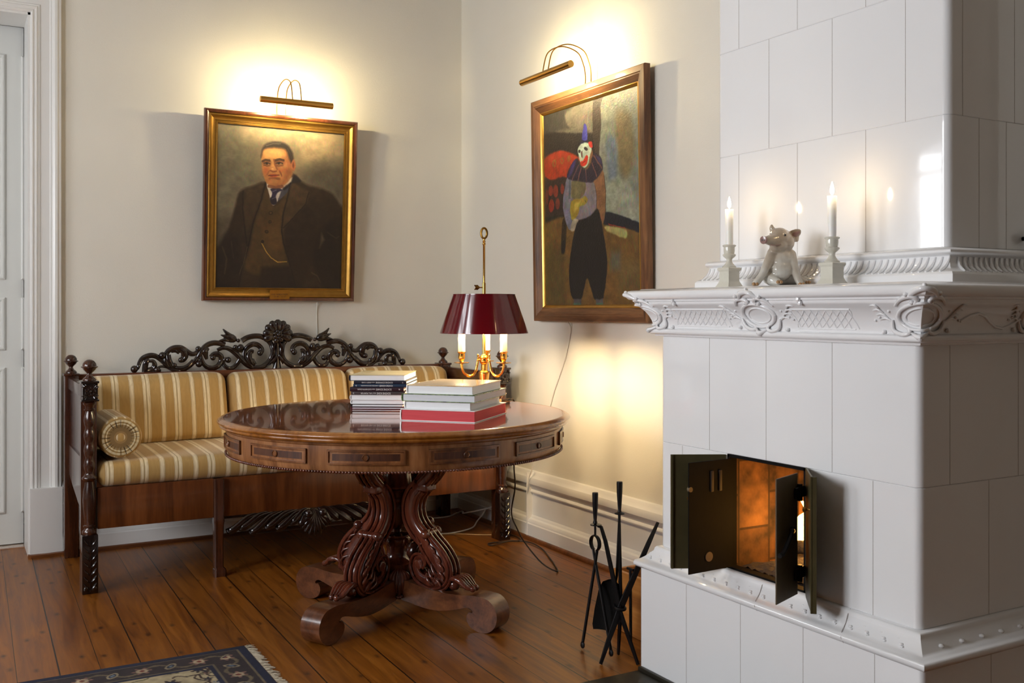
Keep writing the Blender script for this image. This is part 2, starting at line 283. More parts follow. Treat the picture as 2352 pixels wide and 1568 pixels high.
def paint(shapes, h, w, base, aspect, wob=3, grain=.1, stretch=(40, 90), asp_px=1.0):
    """shapes in 0..1000 canvas units -> linear rgb array (row 0 = top)"""
    Y, X = np.meshgrid(np.linspace(0, 1000, h), np.linspace(0, 1000, w), indexing='ij')
    wx = (vnoise(h, w, 40, 30) - .5) * 2 * wob; wy = (vnoise(h, w, 40, 30) - .5) * 2 * wob
    Xw, Yw = X + wx, Y + wy
    img = np.ones((h, w, 3)) * np.array(base, float)
    img *= (1 + (vnoise(h, w, 9, 7, 4) - .5)[..., None] * .45)
    for k, c, s, pts in shapes:
        s = max(s, 2.0)
        if k == 'e':
            (cx, cy), (rx, ry) = pts; rx = max(rx, 1); ry = max(ry, 1)
            d = (np.hypot((Xw - cx) / rx, (Yw - cy) / ry) - 1) * min(rx, ry)
            a = np.clip(.5 - d / s, 0, 1)
        else:
            p = pts
            if k == 'p' and len(pts) > 4:
                q = catmull([(x, y, 0) for x, y in pts], 3, True); p = [(v.x, v.y) for v in q]
            x0 = min(v[0] for v in p) - 3 * s - 6; x1 = max(v[0] for v in p) + 3 * s + 6; y0 = min(v[1] for v in p) - 3 * s - 6; y1 = max(v[1] for v in p) + 3 * s + 6
            i0, i1 = max(0, int(y0 / 1000 * h) - 2), min(h, int(y1 / 1000 * h) + 3); j0, j1 = max(0, int(x0 / 1000 * w) - 2), min(w, int(x1 / 1000 * w) + 3)
            if i1 <= i0 or j1 <= j0: continue
            xs, ys = Xw[i0:i1, j0:j1], Yw[i0:i1, j0:j1]
            a = np.zeros((h, w))
            if k == 'p':
                d = segd(xs, ys, p, True); d = np.where(inside(xs, ys, p), -d, d)
                a[i0:i1, j0:j1] = np.clip(.5 - d / (2 * s), 0, 1)
            else:
                d = segd(xs, ys, pts, False)
                a[i0:i1, j0:j1] = np.clip((s * .55 - d) / 2.4 + .5, 0, 1) * .9
        t = 1 + (vnoise(h, w, 30, 24, 2) - .5) * .3
        img = img * (1 - a[..., None]) + (np.array(c, float) * t[..., None]) * a[..., None]
    # brush marks: short dabs in two directions, chosen by broad patches
    q = vnoise(h, w, 10, 8, 2)[..., None]; q = np.clip((q - .4) * 5, 0, 1)
    d1 = np.stack([np.roll(vnoise(h, w, stretch[0], stretch[1] * 2, 2), k, 1) for k in range(3)], -1); d2 = np.stack([vnoise(h, w, stretch[0] * 2, stretch[1], 2)] * 3, -1)
    d2 = .7 * d2 + .3 * np.stack([vnoise(h, w, 24, 20, 3) for _ in range(3)], -1)
    img *= (1 + ((d1 * q + d2 * (1 - q)) - .5) * 2.4 * grain)
    img = np.clip(img, 0, 255) / 255
    return np.where(img <= .04045, img / 12.92, ((img + .055) / 1.055) ** 2.4)
def canvas(name, img, O, u, v, w, h, mat, parent, relief=0):
    """flat painted surface: one vertex per painted dab, colour held in a colour attribute; O = centre (world)"""
    H, W = img.shape[:2]; o_ = ORI[parent.name] if parent else Vector((0, 0, 0))
    gx = (np.linspace(-.5, .5, W) * w); gy = (np.linspace(.5, -.5, H) * h)
    U = np.array(u); V = np.array(v); n = np.cross(U, V)
    co = np.array(O - o_)[None, None] + gx[None, :, None] * U + gy[:, None, None] * V
    if relief is not 0: co = co + relief[..., None] * n
    me = bpy.data.meshes.new(name)
    idx = np.arange(H * W).reshape(H, W)
    f = np.stack([idx[:-1, :-1], idx[1:, :-1], idx[1:, 1:], idx[:-1, 1:]], -1).reshape(-1, 4)
    me.vertices.add(H * W); me.vertices.foreach_set('co', co.reshape(-1))
    me.loops.add(len(f) * 4); me.loops.foreach_set('vertex_index', f.reshape(-1).astype(np.int32))
    me.polygons.add(len(f)); me.polygons.foreach_set('loop_start', np.arange(0, len(f) * 4, 4, dtype=np.int32))
    me.update(calc_edges=True); me.validate()
    at = me.color_attributes.new('Paint', 'FLOAT_COLOR', 'POINT')
    at.data.foreach_set('color', np.concatenate([img, np.ones((H, W, 1))], -1).reshape(-1).astype(np.float32))
    me.materials.append(mat); me.shade_smooth()
    o = bpy.data.objects.new(name, me); COL.objects.link(o)
    if parent: o.parent = parent; ORI[o.name] = o_
    return o
def painted(name, rough=.45, bump=(220, .35, .0015), coat=0):
    m = Mt(name); a = m.n('Attribute', attribute_name='Paint')
    m.pr(color=a.outputs['Color'], rough=rough, coat=coat); m.bump(m.noise(m.obj(), bump[0], 4), bump[1], bump[2])
    return m.m

# ------------------------------------------------------------------ materials
MW = {}
def mk():
    M = MW
    # embossed cream wallpaper
    m = Mt('wallpaper'); v = m.obj()
    m.pr(color=m.mix(m.noise(v, 2.2, 3), lin((226, 221, 209)), lin((233, 229, 219))), rough=.62, spec=.3)
    hh = m.math('ADD', m.noise(m.obj((1, 1, 1.6), rot=(0, .6, .4)), 210, 2), m.math('MULTIPLY', m.noise(v, 90, 2), .5))
    m.bump(hh, .35, .0016); M['wall'] = m.m
    M['trim'] = plain('white_paint', (232, 230, 226), .3, var=.03, vscale=5, bump=(40, .06, .002))
    M['doorpaint'] = plain('door_paint', (224, 224, 219), .35, var=.03, vscale=4, bump=(60, .05, .002))
    M['dim'] = plain('brown_wallpaper', (54, 43, 34), .7); M['tan'] = plain('tan_wallpaper', (120, 100, 78), .7)
    M['ceil'] = plain('ceiling_paint', (205, 197, 182), .8, var=.03)
    # glazed tile
    m = Mt('white_glaze'); v = m.obj()
    m.pr(color=m.mix(m.noise(v, 3, 3), lin((239, 239, 240)), lin((243, 243, 244))), rough=.09, coat=.4, coatr=.03, spec=.55)
    m.bump(m.noise(v, 9, 3, .5), .10, .006); M['glaze'] = m.m
    m = Mt('relief_glaze'); v = m.obj()
    m.pr(color=m.mix(m.noise(v, 5, 3), lin((238, 237, 238)), lin((242, 242, 243))), rough=.11, coat=.4, coatr=.03, spec=.55)
    m.bump(m.noise(v, 70, 3), .10, .002); M['glaze2'] = m.m
    M['joint'] = plain('tile_joint', (146, 136, 128), .8)
    # floor boards
    m = Mt('pine_boards'); pos = m.n('NewGeometry').outputs['Position']; s = m.n('SeparateXYZ', {'Vector': pos})
    X, Y = s.outputs[0], s.outputs[1]
    px = m.math('ADD', m.math('SUBTRACT', X, m.math('MULTIPLY', Y, .021)), 2.574)
    t = m.math('DIVIDE', px, .1305); idx = m.math('FLOOR', t); fr = m.math('FRACT', t)
    rn = m.n('TexWhiteNoise', {'W': idx}, noise_dimensions='1D').outputs['Value']
    rn2 = m.n('TexWhiteNoise', {'W': m.math('ADD', idx, 31.7)}, noise_dimensions='1D').outputs['Value']
    gv = m.n('CombineXYZ', {'X': m.math('MULTIPLY', px, 22), 'Y': m.math('ADD', m.math('MULTIPLY', Y, 1.5), m.math('MULTIPLY', rn, 40)), 'Z': m.math('MULTIPLY', rn, 9)}).outputs[0]
    g = m.noise(gv, 1.3, 6, .62, 1.1)
    col = m.ramp(g, [(.28, lin((96, 48, 10))), (.5, lin((136, 78, 20))), (.7, lin((160, 98, 32)))])
    tint = m.math('ADD', .78, m.math('MULTIPLY', rn2, .36))
    col = m.mix(1, col, m.n('CombineColor', {'Red': tint, 'Green': tint, 'Blue': tint}).outputs[0], 'MULTIPLY')
    kv = m.n('CombineXYZ', {'X': m.math('MULTIPLY', px, 8.5), 'Y': m.math('ADD', m.math('MULTIPLY', Y, 4.2), m.math('MULTIPLY', rn, 17))}).outputs[0]
    vo = m.n('TexVoronoi', {'Vector': kv, 'Scale': 1.0, 'Randomness': 1.0}, voronoi_dimensions='2D')
    kd = m.math('ADD', vo.outputs['Distance'], m.math('MULTIPLY', m.math('SUBTRACT', m.noise(m.n('CombineXYZ', {'X': m.math('MULTIPLY', px, 6), 'Y': m.math('MULTIPLY', Y, 50)}).outputs[0], 3, 2), .5), .16))
    kn = m.ramp(kd, [(.02, (1, 1, 1)), (.06, (.55, .55, .55)), (.125, (0, 0, 0))])
    ks = m.math('GREATER_THAN', m.n('SeparateColor', {'Color': vo.outputs['Color']}).outputs[0], .36)
    col = m.mix(m.math('MULTIPLY', m.math('MULTIPLY', kn, ks), .85), col, lin((52, 22, 10)))
    # joints, every other one wider
    par = m.math('MODULO', m.math('ADD', idx, 400), 2); gw = m.math('ADD', .017, m.math('MULTIPLY', par, .02))
    e1 = m.math('LESS_THAN', fr, gw); col = m.mix(e1, col, lin((18, 10, 6)))
    m.pr(color=col, rough=m.math('ADD', .30, m.math('MULTIPLY', g, .16)), coat=.15, coatr=.2, spec=.4)
    m.bump(m.math('SUBTRACT', m.math('MULTIPLY', g, .3), e1), .35, .003); M['floor'] = m.m
    M['shoe'] = wood('shoe_moulding', (70, 36, 16), (104, 58, 26), (128, 76, 38), 'x', .6)
    M['shoe_y'] = wood('shoe_moulding_y', (70, 36, 16), (104, 58, 26), (128, 76, 38), 'y', .6)
    # settee woods
    M['mahog'] = wood('dark_mahogany', (26, 12, 8), (50, 24, 15), (74, 38, 24), 'x', 1, .26, .5)
    M['carve'] = wood('carved_dark_mahogany', (14, 7, 5), (29, 14, 10), (46, 23, 15), 'x', 2, .24, .6)
    M['mahogz'] = wood('dark_mahogany_upright', (30, 14, 8), (62, 30, 16), (92, 50, 28), 'z', 1, .26, .5)
    M['rail'] = wood('settee_veneer', (70, 33, 10), (100, 52, 20), (126, 72, 34), 'z', .7, .32, .35)
    M['railx'] = wood('settee_top_rail', (66, 32, 14), (96, 50, 24), (120, 68, 36), 'x', .8, .32, .35)
    # table
    m = Mt('tabletop_veneer'); v = m.obj((1, 1, 1), rot=(0, 0, R(-22)))
    a = m.noise(m.n('Mapping', {'Vector': v, 'Scale': (2.2, 26, 10)}).outputs[0], 1.4, 6, .6, .8)
    b = m.noise(v, 2.5, 2)
    f = m.math('ADD', m.math('MULTIPLY', a, .8), m.math('MULTIPLY', b, .2))
    m.pr(color=m.ramp(f, [(.34, lin((86, 42, 22))), (.5, lin((132, 74, 42))), (.66, lin((166, 104, 64)))]), rough=.08, coat=.6, coatr=.03); M['top'] = m.m
    M['lip'] = wood('table_edge', (104, 56, 16), (146, 88, 32), (172, 112, 50), 'z', .5, .22, .5)
    M['apron'] = wood('table_apron', (94, 54, 28), (142, 92, 54), (170, 118, 76), 'z', .8, .34, .3)
    M['drawer'] = wood('drawer_panel', (84, 46, 22), (130, 80, 44), (160, 108, 66), 'z', .9, .36, .3)
    M['drawerm'] = wood('drawer_moulding', (70, 38, 18), (108, 64, 34), (138, 88, 50), 'z', .9, .3, .4)
    M['leg'] = wood('table_leg_mahogany', (52, 22, 15), (92, 42, 28), (122, 64, 42), 'z', .8, .2, .65)
    M['foot'] = wood('table_foot_veneer', (58, 28, 14), (96, 54, 30), (122, 74, 42), 'x', .8, .3, .4)
    # striped silk
    def stripes(name, axis=0, off=0., per=.149):
        m = Mt(name); v = m.obj(); s = m.n('SeparateXYZ', {'Vector': v})
        x = m.math('FRACT', m.math('DIVIDE', m.math('ADD', s.outputs[axis], off + 50 * per), per))
        go, cr, gr, ed = lin((182, 146, 86)), lin((232, 215, 178)), lin((176, 152, 106)), lin((122, 92, 44))
        st = [(0, go), (.165, ed), (.172, cr), (.186, go), (.196, cr), (.30, go), (.31, cr), (.324, ed), (.331, go),
              (.60, ed), (.607, cr), (.622, go), (.63, cr), (.70, gr), (.735, cr), (.81, go), (.82, cr), (.836, ed), (.843, go)]
        col = m.ramp(x, st, 'CONSTANT')
        mo = m.n('TexWave', {'Vector': m.obj((1, 1, .35)), 'Scale': 14, 'Distortion': 9, 'Detail': 2, 'Detail Scale': 2.0}).outputs['Fac']
        col = m.mix(m.math('MULTIPLY', mo, .22), col, lin((158, 122, 62)))
        m.pr(color=col, rough=.62, sheen=.25, spec=.35); m.bump(m.noise(v, 500, 2), .15, .001)
        return m.m
    M['silk'] = stripes('striped_gold_silk', 0, .03); M['silk_b'] = stripes('striped_gold_silk_bolster', 0, .0, .075)
    m = Mt('bolster_end'); v = m.obj(); s = m.n('SeparateXYZ', {'Vector': v})
    rr = m.math('SQRT', m.math('ADD', m.math('POWER', s.outputs[0], 2), m.math('POWER', s.outputs[2], 2)))
    m.pr(color=m.ramp(m.math('DIVIDE', rr, .1), [(0, lin((150, 120, 74))), (.28, lin((128, 102, 62))), (.5, lin((146, 120, 76))), (.58, lin((206, 190, 152))), (.64, lin((150, 120, 70))), (.7, lin((210, 194, 156))), (.8, lin((160, 126, 70))), (.9, lin((200, 180, 136)))], 'CONSTANT'), rough=.7)
    M['bend'] = m.m
    # metals
    M['brass'] = plain('polished_brass', (214, 164, 84), .2, 1, var=.1)
    M['brass_old'] = plain('aged_brass', (150, 112, 52), .34, 1, var=.25, vscale=30)
    M['plate'] = plain('tarnished_brass_plate', (86, 78, 50), .45, .35, var=.35, vscale=14)
    M['iron'] = plain('sooty_iron', (11, 9, 8), .8, 0, spec=.15, var=.4, vscale=18, bump=(60, .2, .002))
    M['iron2'] = plain('lightened_iron_plate', (98, 82, 60), .6, .15, var=.4, vscale=14, bump=(80, .2, .002))  # lighter base carries the fire's brightness on the right inner door
    M['black'] = plain('black_wrought_iron', (26, 24, 25), .42, .6, var=.3, vscale=40, bump=(90, .25, .002))
    M['hearth'] = plain('dark_hearth_sheet', (58, 54, 44), .45, .6, var=.3, vscale=10)
    M['gold'] = plain('gilded_moulding', (156, 116, 52), .34, .85, var=.3, vscale=25, bump=(60, .2, .002))
    M['goldn'] = plain('gilt_slip', (196, 150, 72), .28, .9, var=.18, vscale=30)
    M['frame_d'] = wood('red_brown_frame_edge', (52, 24, 12), (88, 44, 22), (112, 62, 34), 'z', 1, .3, .4)
    M['pine'] = wood('stained_pine_frame', (58, 32, 15), (114, 74, 42), (148, 104, 64), 'z', 1.3, .5, .05, 1.2)
    M['piney'] = wood('stained_pine_frame_level', (58, 32, 15), (114, 74, 42), (148, 104, 64), 'y', 1.3, .5, .05, 1.2)
    M['shade'] = plain('maroon_lacquer', (92, 10, 20), .16, 0, .5, var=.08)
    M['shade_in'] = plain('shade_lining', (225, 205, 165), .6)
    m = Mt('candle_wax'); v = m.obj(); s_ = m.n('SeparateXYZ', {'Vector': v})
    m.pr(color=m.mix(m.noise(v, 20, 2), lin((246, 243, 236)), lin((250, 248, 243))), rough=.4, sss=.3, emis=lin((255, 226, 178)), es=m.math('POWER', m.math('MULTIPLY', m.math('MAXIMUM', s_.outputs[2], 0), 8.6), 5)); m.b.inputs['Subsurface Radius'].default_value = (.02, .012, .006)  # wax emission rises toward the top, imitating flame light showing through
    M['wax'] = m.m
    M['tubewax'] = plain('ivory_candle_sleeve', (244, 232, 202), .45, var=.03)
    m = Mt('pig_porcelain'); v = m.obj(); s_ = m.n('SeparateXYZ', {'Vector': v})
    f = m.math('ADD', m.math('MULTIPLY', m.noise(v, 16, 3), .8), m.math('MULTIPLY', s_.outputs[2], 2.2))
    m.pr(color=m.ramp(f, [(.38, lin((206, 203, 194))), (.62, lin((186, 174, 158))), (.8, lin((158, 142, 124)))]), rough=.09, coat=.5, coatr=.03); M['porc'] = m.m
    M['snout'] = plain('pig_snout_glaze', (150, 118, 112), .12, 0, .4)
    M['hoof'] = plain('pig_hoof_glaze', (168, 128, 84), .14, 0, .4)
    M['eye'] = plain('pig_eye_glaze', (22, 16, 18), .1, 0, .4)
    M['stoneware'] = plain('grey_green_glaze', (212, 208, 194), .2, 0, .35, var=.05, vscale=60, bump=(120, .06, .001))
    m = Mt('paper_block'); v = m.obj((1, 1, 60)); m.pr(color=m.mix(m.noise(v, 6, 2), lin((232, 233, 236)), lin((250, 250, 251))), rough=.75); m.bump(m.noise(v, 14, 2), .2, .001); M['paper'] = m.m
    m = Mt('cream_page_block'); v = m.obj((1, 1, 60)); m.pr(color=m.mix(m.noise(v, 6, 2), lin((204, 206, 212)), lin((226, 228, 232))), rough=.75); m.bump(m.noise(v, 14, 2), .2, .001); M['paper2'] = m.m
    m = Mt('red_page_block'); v = m.obj((1, 1, 60)); m.pr(color=m.mix(m.noise(v, 6, 2), lin((196, 44, 54)), lin((222, 70, 76))), rough=.6); m.bump(m.noise(v, 14, 2), .2, .001); M['redpaper'] = m.m
    for k, c in dict(white=(246, 246, 246), navy=(26, 26, 44), blue=(36, 56, 80), maroon=(46, 22, 34), taupe=(70, 60, 62), black=(22, 20, 26), brownb=(70, 40, 30), wine=(96, 22, 36), cream=(232, 214, 176), darkred=(110, 26, 34)).items():
        M['bk_' + k] = plain('book_cover_' + k, c, .28, 0, .25, var=.06)
    m = Mt('book_cover_green_photo'); v = m.obj(); m.pr(color=m.ramp(m.noise(v, 60, 4, .7), [(.35, lin((24, 34, 22))), (.48, lin((84, 112, 52))), (.56, lin((150, 170, 110))), (.66, lin((60, 78, 60)))]), rough=.25, coat=.3); M['bk_green'] = m.m
    m = Mt('book_cover_landscape'); v = m.obj((1, 6, 1)); m.pr(color=m.ramp(m.noise(v, 9, 4, .6), [(.3, lin((190, 150, 90))), (.5, lin((232, 206, 160))), (.7, lin((206, 160, 100)))]), rough=.16, coat=.4); M['bk_land'] = m.m
    m = Mt('book_cover_meadow'); v = m.obj((1, 5, 1)); m.pr(color=m.ramp(m.noise(v, 8, 4, .6), [(.3, lin((140, 132, 84))), (.5, lin((200, 190, 140))), (.7, lin((236, 224, 190)))]), rough=.18, coat=.4); M['bk_meadow'] = m.m
    M['ink'] = plain('cover_lettering', (228, 228, 226), .5, var=.02); M['ink_d'] = plain('engraved_lettering', (44, 28, 12), .6)
    M['cord_b'] = plain('brown_flex', (52, 40, 30), .5); M['cord_w'] = plain('white_flex', (222, 218, 210), .4); M['cord_g'] = plain('beige_flex', (176, 142, 96), .45)
    # firebrick
    m = Mt('sooty_firebrick'); v = m.obj()
    bt = m.n('TexBrick', {'Vector': m.n('Mapping', {'Vector': v, 'Rotation': (R(90), 0, R(90))}).outputs[0], 'Color1': (*lin((150, 104, 64)), 1), 'Color2': (*lin((120, 80, 48)), 1), 'Mortar': (*lin((70, 46, 30)), 1), 'Scale': 1.0, 'Mortar Size': .004, 'Brick Width': .22, 'Row Height': .13})
    col = m.mix(m.ramp(m.noise(v, 7, 4), [(.4, (0, 0, 0)), (.65, (1, 1, 1))]), bt.outputs['Color'], lin((40, 26, 18)))
    m.pr(color=col, rough=.85); m.bump(m.noise(v, 60, 4), .5, .004); M['brick'] = m.m
    M['ash'] = plain('ash_and_embers', (60, 52, 46), .95, var=.5, vscale=60, bump=(80, .8, .01))
    M['log'] = plain('charred_wood', (32, 24, 20), .8, var=.5, vscale=20, bump=(40, .8, .01))
    M['firewood'] = wood('pine_crate', (120, 70, 26), (166, 104, 44), (192, 132, 66), 'y', .8, .5, .1)
    M['fringe'] = plain('wool_fringe', (206, 194, 172), .9)
    def glow(name, c, st):
        m = Mt(name); v = m.obj(); m.pr(color=(.05, .03, .01), emis=m.mix(m.noise(v, 12, 2), lin(c), tuple(min(1, k * 1.1) for k in lin(c))), es=st); return m.m
    M['flame'] = glow('candle_flame', (255, 214, 160), 85); M['fire'] = glow('fire_flame', (255, 180, 88), 13)
    M['bulb'] = glow('lit_bulb', (255, 226, 172), 800)
    m = Mt('window_glass'); m.pr(color=(1, 1, 1), rough=.02); m.b.inputs['Transmission Weight'].default_value = 1; m.b.inputs['IOR'].default_value = 1.05; m.m.use_nodes = True; M['glass'] = m.m
mk()
M = MW
M['taupe'] = plain('taupe_unseen_door', (164, 152, 136), .6)
M['slot'] = plain('sooty_slot', (48, 40, 36), .7, 0)
# ------------------------------------------------------------------ setting
def setting():
    CH = 3.7; XL = -5.0; YF = -7.6
    bm = B(); box(bm, XL - .3, .3, YF - .3, .9, -.12, 0); struct('floor', bm, M['floor'], smooth=0)
    bm = B(); box(bm, XL - .3, .3, YF - .3, .9, CH, CH + .12); struct('ceiling', bm, M['ceil'], smooth=0)
    bm = B(); dl, dr, dh = -3.6, -2.447, 2.757
    box(bm, XL, dl, 0, .22, 0, CH); box(bm, dr, 0, 0, .22, 0, CH); box(bm, dl, dr, 0, .22, dh, CH); struct('wall_back', bm, M['wall'], smooth=0)
    bm = B(); box(bm, 0, .25, YF, .22, 0, CH); struct('wall_right', bm, M['wall'], smooth=0)
    bm = B(); box(bm, XL - .3, .3, YF - .25, YF, 0, CH); struct('wall_front', bm, M['dim'], smooth=0)
    # window wall on the left with two tall windows
    bm = B(); W = [(-2.05, -.95), (-3.95, -2.6)]; z0, z1 = .75, 3.05
    ys = [YF, W[1][0], W[1][1], W[0][0], W[0][1], .22]
    for a, b in ((0, 1), (2, 3), (4, 5)): box(bm, XL - .25, XL, ys[a], ys[b], 0, CH)
    for a, b in W: box(bm, XL - .25, XL, a, b, 0, z0); box(bm, XL - .25, XL, a, b, z1, CH)
    struct('wall_left', bm, M['tan'], smooth=0)
    for i, (a, b) in enumerate(W):
        bm = B(); x = XL - .12
        for y in (a + .03, (a + b) / 2, b - .03): box(bm, x, x + .05, y - .03, y + .03, z0, z1)
        for z in (z0 + .03, z0 + .8, z0 + 1.55, z1 - .03): box(bm, x + .002, x + .048, a, b, z - .025, z + .025)
        struct('window_%d' % (i + 1), bm, M['trim'], smooth=0)
        L = bpy.data.lights.new('daylight', 'AREA'); L.shape = 'RECTANGLE'; L.size = b - a; L.size_y = z1 - z0
        L.energy = DAY[i]; L.color = (.93, .96, 1.0)
        o = bpy.data.objects.new('daylight', L); COL.objects.link(o); o.location = (XL - .16, (a + b) / 2, (z0 + z1) / 2); o.rotation_euler = (0, R(-90), 0)
        o['kind'] = 'helper'
    # baseboards
    prof = [(0, 0), (.052, 0), (.052, .083), (.047, .088), (.046, .098), (.04, .108), (.028, .114), (.024, .122), (.02, .128), (.02, .245), (.03, .25), (.032, .256), (.03, .262), (.024, .268), (.03, .285), (.044, .30), (.046, .318), (.04, .334), (.026, .345), (.022, .352), (.014, .362), (0, .366)]
    bm = B(); sweep(bm, prof, [(-2.30, 0), (0, 0), (0, -2.83)])
    box(bm, -.055, -.018, -.906, -.902, .0, .36)
    struct('baseboard_back', bm, M['trim'], smooth=30)
    sh = [(.052, 0), (.07, 0), (.069, .007), (.064, .014), (.058, .018), (.052, .02)]
    bm = B(); sweep(bm, sh, [(-2.30, 0), (0, 0)]); sweep(bm, sh, [(0, -.05), (0, -2.83)]); struct('trim_2', bm, M['shoe'])
    bm = B(); sweep(bm, [(0, 0), (.05, 0), (.05, .3), (.02, .36), (0, .366)], [(0, -6.62), (0, -7.6), (-5, -7.6), (-5, 0), (-3.78, 0)]); struct('baseboard_right', bm, M['trim'])
    # door casing (fluted architrave) with plinth blocks
    bm = B(); a = dr; w = .141
    pf = [(0, 0), (0, .018), (.006, .024), (.012, .024), (.015, .02), (.02, .02), (.023, .024), (.03, .024), (.034, .019), (.042, .019), (.046, .014), (.088, .014), (.092, .02), (.10, .02), (.103, .03), (.112, .036), (.124, .036), (.13, .03), (.141, .028), (.141, 0)]
    top = dh + w
    rs = []
    for (X, Z, sx, sz) in ((a, .33, 1, 0), (a, dh, 1, 1), (dl, dh, -1, 1), (dl, .33, -1, 0)):
        rs.append([Vector((X + sx * i, -t, Z + sz * i)) for i, t in pf])
    rings(bm, rs, close=True)
    for s in (1, -1):
        x0 = a - .004 if s > 0 else dl + .004
        poly = [(0, 0), (0, .052), (.075, .058), (.15, .05), (.15, 0)]
        r0 = [Vector((x0 + s * u, -v, .0)) for u, v in poly]; r1 = [Vector((x0 + s * u, -v, .345)) for u, v in poly]
        rings(bm, [r0, r1])
    # reveal lining
    box(bm, dr - .012, dr, -.01, .26, 0, dh); box(bm, dl, dl + .012, -.01, .26, 0, dh); box(bm, dl, dr, -.01, .26, dh - .012, dh)
    struct('trim_1', bm, M['trim'], smooth=30)
    bm = B(); rs = []
    poly = [(-.014, .052), (.0, .066), (.075, .072), (.155, .06), (.162, .03)]
    sh_ = [Vector((a + u, -v, 0)) for u, v in poly]; inn = [Vector((a + .0 + .98 * u, -v + .012, 0)) for u, v in poly]
    rings(bm, [sh_, [p + Vector((0, 0, .014)) for p in sh_], [p + Vector((0, 0, .018)) for p in inn], inn], close=False); struct('trim_3', bm, M['shoe'])
    # panelled door leaf, set back in the wall
    bm = B(); yd = .30
    box(bm, dl + .012, dr - .0125, yd, yd + .045, .008, dh - .004)
    cols = [(-3.52, -3.1), (-2.98, -2.547), (-2.472, -2.34)]
    rows = [(.174, .944), (1.037, 1.315), (1.41, 2.60)]
    def panel(x0, x1, z0, z1):
        for i, (ins, d) in enumerate(((0, .012), (.012, .016), (.022, .008))):
            pass
        c = ((x0 + x1) / 2, (z0 + z1) / 2)
        frame4(bm, Vector((c[0], yd, c[1])), Vector((1, 0, 0)), Vector((0, 0, 1)), Vector((0, -1, 0)), x1 - x0, z1 - z0, [(0, -.002), (0, .008), (.008, .014), (.016, .012), (.022, .004), (.036, .004), (.042, -.002)])
        box(bm, x0 + .055, x1 - .055, yd - .006, yd + .01, z0 + .055, z1 - .055, bev=.005) if x1 - x0 > .2 else None
    for z0, z1 in rows:
        panel(*cols[0], z0, z1); panel(*cols[1], z0, z1)
    # second leaf folded beside it, seen past the casing
    for z0, z1 in rows: panel(-2.472, -2.456 + .1, z0, z1)
    bm2 = bm; struct('door_1', bm2, M['doorpaint'], smooth=30)
    # unseen panelled double door, added to cut bounce light on the stove's side
    bm = B(); box(bm, -.05, -.001, -6.6, -4.06, 0, 3.1)
    for y0, y1 in ((-6.5, -5.4), (-5.26, -4.16)):
        for z0, z1 in ((.2, 1.2), (1.35, 2.95)): frame4(bm, Vector((-.05, (y0 + y1) / 2, (z0 + z1) / 2)), Vector((0, -1, 0)), Vector((0, 0, 1)), Vector((-1, 0, 0)), y1 - y0, z1 - z0, [(0, -.002), (0, .012), (.02, .016), (.05, .004), (.06, -.002)])
    struct('unseen_shade_door', bm, M['taupe'], smooth=30)
    bm = B(); box(bm, dl, dr, .22, .9, .0, .004); struct('threshold_1', bm, M['thresh'], smooth=0)
    bm = B(); box(bm, dl - .5, dr + .5, .88, .9, 0, CH); struct('wall_beyond', bm, M['wall'], smooth=0)
m_ = Mt('varnished_threshold'); v_ = m_.obj((2, 14, 2)); m_.pr(color=m_.ramp(m_.noise(v_, 1.5, 5, .6, 1), [(.3, lin((150, 92, 56))), (.6, lin((214, 190, 168)))]), rough=.06, coat=1, coatr=.03, spec=1)  # pale base colour stands in for part of the bright floor reflection
m_.bump(m_.noise(m_.obj((1, 1, 1)), 9, 3), .5, .02); M['thresh'] = m_.m

# ------------------------------------------------------------------ tiled stove
XB, YL, YR = -.664, -2.866, -3.928
def outline(xf, yl, yr, r, ins=0, back=-.006):
    p = [(back, yl - ins)]
    for i in range(6):
        a = PI / 2 * i / 5; p.append((xf + ins + r - r * math.sin(a), yl - ins - r + r * math.cos(a)))
    for i in range(6):
        a = PI / 2 * i / 5; p.append((xf + ins + r - r * math.cos(a), yr + ins + r - r * math.sin(a)))
    p.append((back, yr + ins)); return p
def tile_course(bm, poly_fn, z0, z1):
    g = .0016
    rs = [[Vector((x, y, z)) for x, y in poly_fn(i)] for z, i in ((z0, g), (z0 + g, 0), (z1 - g, 0), (z1, g))]
    rings(bm, rs)
def vjoint(bm, xf, ys, z0, z1):
    for y in ys: box(bm, xf - .0003, xf + .004, y - .0007, y + .0007, z0, z1, mi=1)
def sjoint(bm, yr, xs, z0, z1):
    for x in xs: box(bm, x - .0007, x + .0007, yr - .0003, yr + .004, z0, z1, mi=1)
